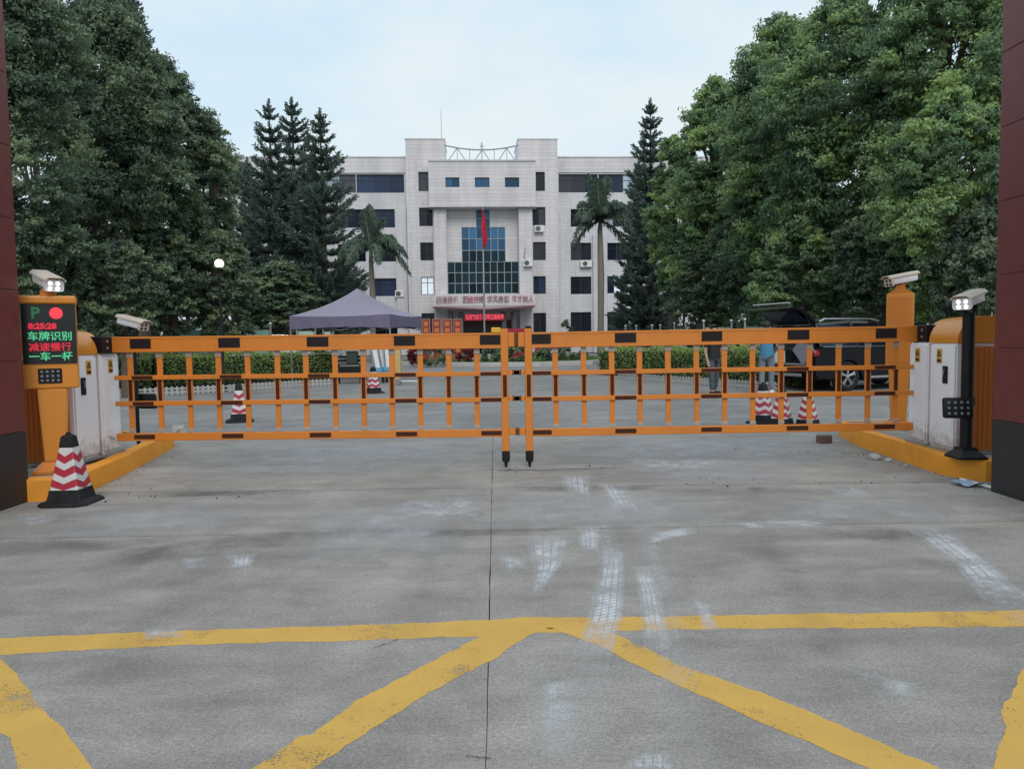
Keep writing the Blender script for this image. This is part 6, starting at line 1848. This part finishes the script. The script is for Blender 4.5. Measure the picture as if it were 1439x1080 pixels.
# ------------------------------------------------------------------ cars
def car(label, loc, rz, paint, open_gate, group='parked cars'):
    c = thing('parked_car', label, 'car', loc, rz, group)
    L, Wd = 4.7, 1.86
    xr, xf = -0.95, 3.72            # origin on the ground under the rear axle
    wr = 0.36
    wb = 2.78
    def arch(cx): return [(cx + 0.43 * math.cos(R(a)), wr + 0.43 * math.sin(R(a))) for a in range(190, -11, -20)]
    low = [(xr, 0.42), (xr + 0.05, 0.30)] + [p for p in arch(0) if p[1] > 0.22] + [(0.5, 0.24), (wb - 0.5, 0.24)] + [p for p in arch(wb) if p[1] > 0.22] + [(xf - 0.1, 0.28), (xf, 0.45), (xf - 0.02, 0.78), (xf - 0.25, 0.93), (2.55, 1.05), (2.3, 1.08), (xr + 0.06, 1.08), (xr - 0.02, 0.95)]
    bm = prism(new(), low, 'XZ', -Wd / 2, Wd / 2)
    for v in bm.verts:
        if v.co.z > 0.85: v.co.y *= 0.965
        if v.co.x > xf - 0.4: v.co.y *= 0.90
        if v.co.x < xr + 0.15: v.co.y *= 0.94
    bmesh.ops.bevel(bm, geom=[e for e in bm.edges if abs((e.verts[0].co - e.verts[1].co).y) < 0.3], offset=0.03, segments=2, affect='EDGES')
    finish('body', bm, paint, c, True)
    # greenhouse: roof and pillars as a shell, glass set into it
    bot = [(xr + 0.10, 1.08), (2.30, 1.08)]
    def sec(x, z, hw): return [(x, -hw, z), (x, hw, z)]
    roof = [(xr + 0.12, 1.64, 0.66), (0.2, 1.70, 0.68), (1.15, 1.68, 0.67), (1.55, 1.62, 0.65)]
    bm = new()
    rows = [[bm.verts.new((x, -hw, z)), bm.verts.new((x, -hw * 0.6, z + 0.035)), bm.verts.new((x, hw * 0.6, z + 0.035)), bm.verts.new((x, hw, z))] for x, z, hw in roof]
    low_rows = [[bm.verts.new((x, -hw, z - 0.06)), bm.verts.new((x, hw, z - 0.06))] for x, z, hw in roof]
    for i in range(3):
        for k in range(3): bm.faces.new((rows[i][k], rows[i + 1][k], rows[i + 1][k + 1], rows[i][k + 1]))
        bm.faces.new((low_rows[i][0], low_rows[i + 1][0], rows[i + 1][0], rows[i][0])); bm.faces.new((low_rows[i][1], low_rows[i + 1][1], rows[i + 1][3], rows[i][3]))
        bm.faces.new((low_rows[i][0], low_rows[i][1], low_rows[i + 1][1], low_rows[i + 1][0]))
    bm.faces.new((*rows[0], low_rows[0][1], low_rows[0][0])); bm.faces.new((*rows[-1], low_rows[-1][1], low_rows[-1][0]))
    rf = finish('roof', bm, M['roof_gloss'] if open_gate else paint, c, True)
    for s in (-1, 1):
        for (xa, za, xb, zb, w) in ((xr + 0.16, 1.07, xr + 0.2, 1.62, 0.10), (0.30, 1.07, 0.25, 1.66, 0.07), (1.22, 1.07, 1.12, 1.65, 0.07), (2.25, 1.06, 1.5, 1.62, 0.07)):
            finish('pillar', tube(new(), [(xa, s * 0.875, za), (xb, s * 0.665, zb)], w * 0.55, 6), paint, c)
        for (x0, x1, y0, y1) in ((xr + 0.22, 0.26, xr + 0.24, 0.22), (0.36, 1.18, 0.31, 1.08), (1.26, 2.15, 1.17, 1.48)):
            bm = new()
            q = [(x0, s * 0.868, 1.075), (x1, s * 0.868, 1.075), (y1, s * 0.672, 1.60), (y0, s * 0.672, 1.60)]
            q2 = [(a, b_ - s * 0.012, z) for a, b_, z in q]
            A = [bm.verts.new(p) for p in q]; B = [bm.verts.new(p) for p in q2]
            bm.faces.new(A); bm.faces.new(B)
            for k in range(4): bm.faces.new((A[k], A[(k + 1) % 4], B[(k + 1) % 4], B[k]))
            finish('side_window', bm, M['g_dark'], c)
        bm = new(); tube(bm, [(xr + 0.3, s * 0.66, 1.68), (xr + 0.45, s * 0.66, 1.745), (0.9, s * 0.66, 1.745), (1.2, s * 0.65, 1.69)], 0.026, 8)
        finish('roof_rail', bm, M['steel'], c)
        bm = new(); tube(bm, [(xr + 0.2, s * 0.885, 1.075), (2.2, s * 0.885, 1.075)], 0.012, 5)
        finish('chrome_trim', bm, M['steel'], c)
        bm = new(); box(bm, (1.4, s * 0.935, 0.33), (1.75, 0.02, 0.05)); finish('sill_trim', bm, M['zinc'], c)
        for cx_ in (0.0, wb):
            w = finish('wheel', lathe(new(), [(0.24, -0.11), (0.33, -0.115), (wr, -0.08), (wr, 0.08), (0.33, 0.115), (0.24, 0.11)], 26, (cx_, s * 0.815, wr), 'Y', cap=False), M['rubber'], c, True)
            bm = lathe(new(), [(0.245, s * 0.02), (0.25, s * 0.10), (0.225, s * 0.105), (0.22, s * 0.03)], 26, (cx_, s * 0.815, wr), 'Y', cap=False)
            for k in range(5):
                a = 2 * math.pi * k / 5 + 0.3
                for da in (-0.11, 0.11):
                    tube(bm, [(cx_ + 0.03 * math.cos(a), s * 0.90, wr + 0.03 * math.sin(a)), (cx_ + 0.23 * math.cos(a + da), s * 0.905, wr + 0.23 * math.sin(a + da))], 0.02, 5)
            lathe(bm, [(0.0, s * 0.10), (0.05, s * 0.095), (0.055, s * 0.05)], 12, (cx_, s * 0.815, wr), 'Y')
            finish('rim', bm, M['steel'], w, True)
            finish('disc', lathe(new(), [(0.0, s * 0.0), (0.24, s * 0.0), (0.24, s * 0.01)], 20, (cx_, s * 0.815, wr), 'Y'), M['black_metal'], w)
        hd = box(new(), (1.55, s * 0.925, 0.90), (0.16, 0.02, 0.025), bev=0.006); finish('door_handle', hd, M['steel'], c)
        hd = box(new(), (0.55, s * 0.925, 0.90), (0.16, 0.02, 0.025), bev=0.006); finish('door_handle', hd, M['steel'], c)
        mr = box(new(), (1.95, s * 1.0, 1.12), (0.14, 0.22, 0.15), bev=0.03); finish('mirror', mr, paint, c, True)
        tl_ = box(new(), (xr + 0.05, s * 0.70, 0.93), (0.18, 0.36, 0.15), bev=0.03); finish('tail_light', tl_, M['tail'], c, True)
        hl_ = box(new(), (xf - 0.18, s * 0.62, 0.80), (0.3, 0.36, 0.13), bev=0.03); finish('headlight', hl_, M['led_dim'], c, True)
    bm = new(); quad(bm, [(2.25, -0.80, 1.075), (2.25, 0.80, 1.075), (1.55, 0.62, 1.62), (1.55, -0.62, 1.62)]); finish('windscreen', bm, M['g_dark'], c)
    bm = box(new(), (xr - 0.01, 0, 0.52), (0.14, 1.66, 0.22), bev=0.04, seg=2); bp_ = finish('rear_bumper', bm, paint, c, True)
    bxo('bumper_trim', (xr - 0.085, 0, 0.40), (0.03, 1.0, 0.07), M['zinc'], bp_, 0.006)
    if open_gate:
        bxo('boot_shade_panel', (xr + 0.14, 0, 1.10), (0.10, 1.34, 0.92), M['boot_shade'], c)  # flat black panel painting the shade inside the open boot
        bm = new(); box(bm, (xr - 0.012, 0, 0.66), (0.05, 1.30, 0.05)); finish('loading_sill', bm, M['zinc'], c)
        # raised tailgate hinged at the roof
        bm = new()
        prof = [(0.0, 0.0), (-0.3, 0.06), (-0.66, 0.03), (-0.86, -0.08), (-0.88, -0.14), (-0.64, -0.05), (-0.3, -0.01), (0.0, -0.06)]
        prism(bm, prof, 'XZ', -0.72, 0.72)
        for v in bm.verts:
            if v.co.x < -0.7: v.co.y *= 1.12
        tg = finish('tailgate', bm, paint, c, True, (xr + 0.16, 0, 1.68), (0, R(30), 0))
        bm = new(); quad(bm, [(-0.10, -0.58, -0.062), (-0.10, 0.58, -0.062), (-0.62, 0.62, -0.055), (-0.62, -0.62, -0.055)]); finish('rear_window', bm, M['g_dark'], tg)
        bm = new(); quad(bm, [(-0.10, -0.58, 0.035), (-0.10, 0.58, 0.035), (-0.60, 0.62, 0.052), (-0.60, -0.62, 0.052)]); finish('rear_window', bm, M['g_dark'], tg)
        bm = new(); box(bm, (-0.86, 0, 0.01), (0.05, 1.3, 0.03)); finish('gate_trim', bm, M['zinc'], tg)
        for s in (-1, 1):
            bm = new(); tube(bm, [(xr + 0.14, s * 0.68, 1.45), (xr - 0.20, s * 0.70, 1.90)], 0.014, 6); finish('gas_strut', bm, M['black_metal'], c)
    else:
        bm = new(); quad(bm, [(xr + 0.07, -0.72, 1.10), (xr + 0.07, 0.72, 1.10), (xr + 0.13, 0.60, 1.60), (xr + 0.13, -0.60, 1.60)]); finish('rear_window', bm, M['g_dark'], c)
    return c
M['roof_gloss'] = mat('glossy_black_roof', (0.012, 0.012, 0.014), 0.12, 0.03, 2, coat=1.0)
M['tail'] = mat('tail_lamp_red', (0.30, 0.01, 0.02), 0.15, 0.1, coat=0.6)
def paintm(n, c): return mat(n, c, 0.22, 0.03, 2, coat=0.04, spec=0.08)
gw = ground(1187, 549)
yaw_c = R(20)
# the visible near wheel stands at local (0, -0.815)
cp_ = Vector((gw.x, gw.y, 0)) - Matrix.Rotation(yaw_c, 3, 'Z') @ Vector((0, -0.815, 0))
car('black car with its tailgate up behind the three cones', (cp_.x, cp_.y, -0.004), yaw_c, paintm('black_car_paint', (0.008, 0.008, 0.010)), True)
# load in the open boot
Rz = Matrix.Rotation(yaw_c, 4, 'Z')
p = cp_ + Rz.to_3x3() @ Vector((-1.05, 0.30, 0.69))
t = thing('carton', 'small white carton on the sill of the open car boot', 'carton', p, yaw_c)
bxo('case', (0, 0, 0.14), (0.2, 0.3, 0.28), M['paint_white'], t, 0.006)
bxo('lid', (0, 0, 0.29), (0.21, 0.31, 0.02), M['board_edge'], t)
p = cp_ + Rz.to_3x3() @ Vector((-1.02, -0.60, 0.72))
bm = box(new(), (0, 0, 0), (0.02, 0.5, 0.5))
d_ = thing('grey_plate', 'grey square plate hung cornerwise on the open boot edge', 'plate', (p.x, p.y, 1.0), yaw_c)
finish('panel', bm, mat('grey_plate_metal', (0.26, 0.25, 0.29), 0.5, 0.08), d_, False, (-0.05, 0, 0), (R(45), 0, 0))
finish('border', box(new(), (0.0, 0, 0), (0.014, 0.52, 0.52)), M['zinc'], d_, False, (-0.046, 0, 0), (R(45), 0, 0))
for px, Y, rz, nm, colr, lb in ((332, 36, R(8), 'white_car_paint', (0.62, 0.62, 0.64), 'white car parked behind the long hedge nearer the side camera'), (376, 38, R(6), 'silver_car_paint', (0.34, 0.35, 0.37), 'silver car parked behind the long hedge nearer the tent'),
                               (965, 40, R(175), 'dark_blue_car_paint', (0.03, 0.035, 0.055), 'dark low car parked behind the short hedge')):
    q = at(px, 500, Y)
    car(lb, (q.x, Y, -0.004), rz, paintm(nm, colr), False)

# ------------------------------------------------------------------ people
def skin_body(name, J, E, Rr, material, parent, root=0, sub=2):
    me = bpy.data.meshes.new(name)
    me.from_pydata(J, E, [])
    o = bpy.data.objects.new(name, me); col.objects.link(o)
    m = o.modifiers.new('skin', 'SKIN'); m.use_smooth_shade = True
    if not me.skin_vertices: me.skin_vertices.new() if hasattr(me.skin_vertices, 'new') else None
    for i, r in enumerate(Rr):
        sv = me.skin_vertices[0].data[i]; sv.radius = (r if isinstance(r, tuple) else (r, r)); sv.use_root = (i == root)
    s = o.modifiers.new('sub', 'SUBSURF'); s.levels = sub; s.render_levels = sub
    bpy.context.view_layer.update()
    em = bpy.data.meshes.new_from_object(o.evaluated_get(bpy.context.evaluated_depsgraph_get()))
    bpy.data.objects.remove(o)
    em.name = name; em.materials.clear(); em.materials.append(material)
    for p_ in em.polygons: p_.use_smooth = True
    return link(bpy.data.objects.new(name, em), parent)
M['skin'] = mat('skin', (0.40, 0.25, 0.18), 0.55, 0.05)
M['hair'] = mat('black_hair', (0.012, 0.010, 0.010), 0.6, 0.3, 30)
def person(label, loc, rz, shirt, trousers, shoe, h=1.68, arms='front', stride=0.06):
    t = thing('person', label, 'person', loc, rz, 'people by the open car')
    k = h / 1.70
    def S(p): return tuple(Vector(p) * k)
    # faces local -y
    if arms == 'front': ar = [(0.19, -0.02, 1.38), (0.25, 0.0, 1.12), (0.17, -0.24, 1.03)]
    else: ar = [(0.19, -0.01, 1.38), (0.235, 0.03, 1.10), (0.225, -0.06, 0.84)]
    J = [(0, 0, 0.92), (0, 0.01, 1.10), (0, 0.0, 1.30), (0, 0.01, 1.42), (0, 0.0, 1.50), (0, -0.01, 1.57), (0, -0.015, 1.65)]
    Rr = [(0.14, 0.105), (0.125, 0.09), (0.15, 0.10), (0.10, 0.075), 0.055, (0.075, 0.092), (0.066, 0.082)]
    E = [(0, 1), (1, 2), (2, 3), (3, 4), (4, 5), (5, 6)]
    for s in (-1, 1):
        b0 = len(J)
        J += [(s * ar[0][0], ar[0][1], ar[0][2]), (s * ar[1][0], ar[1][1], ar[1][2]), (s * ar[2][0], ar[2][1], ar[2][2])]
        Rr += [0.055, 0.042, 0.028]
        E += [(3, b0), (b0, b0 + 1), (b0 + 1, b0 + 2)]
        wv = Vector(ar[2]); fd = (Vector(ar[2]) - Vector(ar[1])).normalized()
        palm_ = wv + fd * 0.05; pi_ = len(J)
        J.append((s * palm_.x, palm_.y, palm_.z)); Rr.append((0.034, 0.02)); E.append((b0 + 2, pi_))
        # five fingers
        lat = fd.cross(Vector((0, 0, 1)) if abs(fd.z) < 0.8 else Vector((0, 1, 0))).normalized()
        curl = Vector((0, 0, -1)) if abs(fd.z) < 0.8 else Vector((0, -1, 0))
        for q, ln in ((-0.026, 0.055), (-0.009, 0.068), (0.009, 0.072), (0.025, 0.064)):
            p1 = palm_ + lat * q + fd * 0.035; p2 = p1 + fd * ln * 0.6 + curl * 0.01; p3 = p2 + fd * ln * 0.3 + curl * 0.03
            i0 = len(J)
            for p_ in (p1, p2, p3): J.append((s * p_.x, p_.y, p_.z)); Rr.append(0.009)
            E += [(pi_, i0), (i0, i0 + 1), (i0 + 1, i0 + 2)]
        p1 = palm_ + lat * -0.045 - fd * 0.01; p2 = p1 + fd * 0.045 - lat * 0.012
        i0 = len(J)
        for p_ in (p1, p2): J.append((s * p_.x, p_.y, p_.z)); Rr.append(0.010)
        E += [(pi_, i0), (i0, i0 + 1)]
    for s in (-1, 1):
        b0 = len(J); yo = s * stride
        J += [(s * 0.095, 0, 0.86), (s * 0.10, yo * 0.5 - 0.015, 0.48), (s * 0.105, yo + 0.02, 0.09), (s * 0.11, yo - 0.12, 0.035)]
        Rr += [0.088, 0.055, 0.036, (0.035, 0.028)]
        E += [(0, b0), (b0, b0 + 1), (b0 + 1, b0 + 2), (b0 + 2, b0 + 3)]
    J = [S(p) for p in J]; Rr = [tuple(x * k for x in r) if isinstance(r, tuple) else r * k for r in Rr]
    bd = skin_body('body', J, E, Rr, M['skin'], t)
    # face
    bm = new()
    for s in (-1, 1):
        bmesh.ops.create_uvsphere(bm, u_segments=8, v_segments=6, radius=0.012, matrix=Matrix.Translation(S((s * 0.032, -0.088, 1.595))))
    finish('eye', bm, M['sign_black'], bd)
    bm = new(); tube(bm, [S((0, -0.095, 1.60)), S((0, -0.118, 1.562)), S((0, -0.095, 1.553))], [0.007, 0.014, 0.008], 6)
    finish('nose', bm, M['skin'], bd, True)
    bm = box(new(), S((0, -0.093, 1.528)), (0.045, 0.012, 0.012), bev=0.004); finish('mouth', bm, mat('lips', (0.30, 0.12, 0.10), 0.5, 0.05), bd)
    bm = new()
    for s in (-1, 1): bmesh.ops.create_uvsphere(bm, u_segments=8, v_segments=6, radius=0.022, matrix=Matrix.Translation(S((s * 0.082, 0.0, 1.575))) @ Matrix.Diagonal((0.4, 0.8, 1.3, 1)))
    finish('ear', bm, M['skin'], bd, True)
    bm = new(); bmesh.ops.create_uvsphere(bm, u_segments=18, v_segments=12, radius=0.105 * k, matrix=Matrix.Translation(S((0, 0.012, 1.632))) @ Matrix.Diagonal((0.86, 1.02, 0.95, 1)))
    bmesh.ops.delete(bm, geom=[v for v in bm.verts if v.co.y < -0.045 * k and v.co.z < 1.665 * k or v.co.z < 1.565 * k], context='VERTS')
    finish('hair', bm, M['hair'], t, True)
    # clothes
    Js = [(0, 0, 0.76), (0, 0.01, 1.10), (0, 0, 1.30), (0, 0.005, 1.42)]; Rs = [(0.19, 0.15), (0.17, 0.13), (0.168, 0.115), (0.11, 0.082)]; Es = [(0, 1), (1, 2), (2, 3)]
    for s in (-1, 1):
        b0 = len(Js); e_ = Vector(ar[0]).lerp(Vector(ar[1]), 0.85)
        Js += [(s * ar[0][0], ar[0][1], ar[0][2]), (s * e_.x, e_.y, e_.z)]; Rs += [0.074, 0.062]; Es += [(3, b0), (b0, b0 + 1)]
    skin_body('shirt', [S(p) for p in Js], Es, [tuple(x * k for x in r) if isinstance(r, tuple) else r * k for r in Rs], shirt, t)
    Js = [(0, 0, 1.0)]; Rs = [(0.16, 0.125)]; Es = []
    for s in (-1, 1):
        b0 = len(Js); yo = s * stride
        Js += [(s * 0.095, 0, 0.82), (s * 0.10, yo * 0.5 - 0.015, 0.48), (s * 0.105, yo + 0.015, 0.10)]; Rs += [0.102, 0.074, 0.062]; Es += [(0, b0), (b0, b0 + 1), (b0 + 1, b0 + 2)]
    skin_body('trousers', [S(p) for p in Js], Es, [tuple(x * k for x in r) if isinstance(r, tuple) else r * k for r in Rs], trousers, t)
    for s in (-1, 1):
        yo = s * stride
        bm = box(new(), S((s * 0.11, yo - 0.06, 0.045)), (0.095, 0.27, 0.085), bev=0.03, seg=2); finish('shoe', bm, shoe, t, True)
    return t
pg = ground(1077, 553)
person('person in a blue shirt and grey jeans beside the open boot', (pg.x, pg.y, -0.004), R(155), mat('blue_shirt', (0.05, 0.20, 0.33), 0.8, 0.15, 4), mat('grey_jeans', (0.17, 0.18, 0.21), 0.85, 0.25, 8), M['paint_white'])
pg = ground(1003, 554)
person('person in a black top and dark patterned trousers before the short hedge', (pg.x, pg.y, -0.004), R(20), mat('black_top', (0.012, 0.012, 0.012), 0.8, 0.2, 4), mat('dark_camo_trousers', (0.06, 0.075, 0.085), 0.85, 0.6, 14), M['rubber'], 1.62, 'down', 0.1)

# paved edge and far side ground behind the planting so that the view stays closed
b = new(); quad(b, [(-90, 12, -0.03), (-11, 12, -0.03), (-26, 75, -0.03), (-90, 75, -0.03)]); kind(finish('planting_bed', b, M['soil']), 'structure')
b = new(); quad(b, [(11, 12, -0.03), (90, 12, -0.03), (90, 75, -0.03), (24, 75, -0.03)]); kind(finish('planting_bed', b, M['soil']), 'structure')
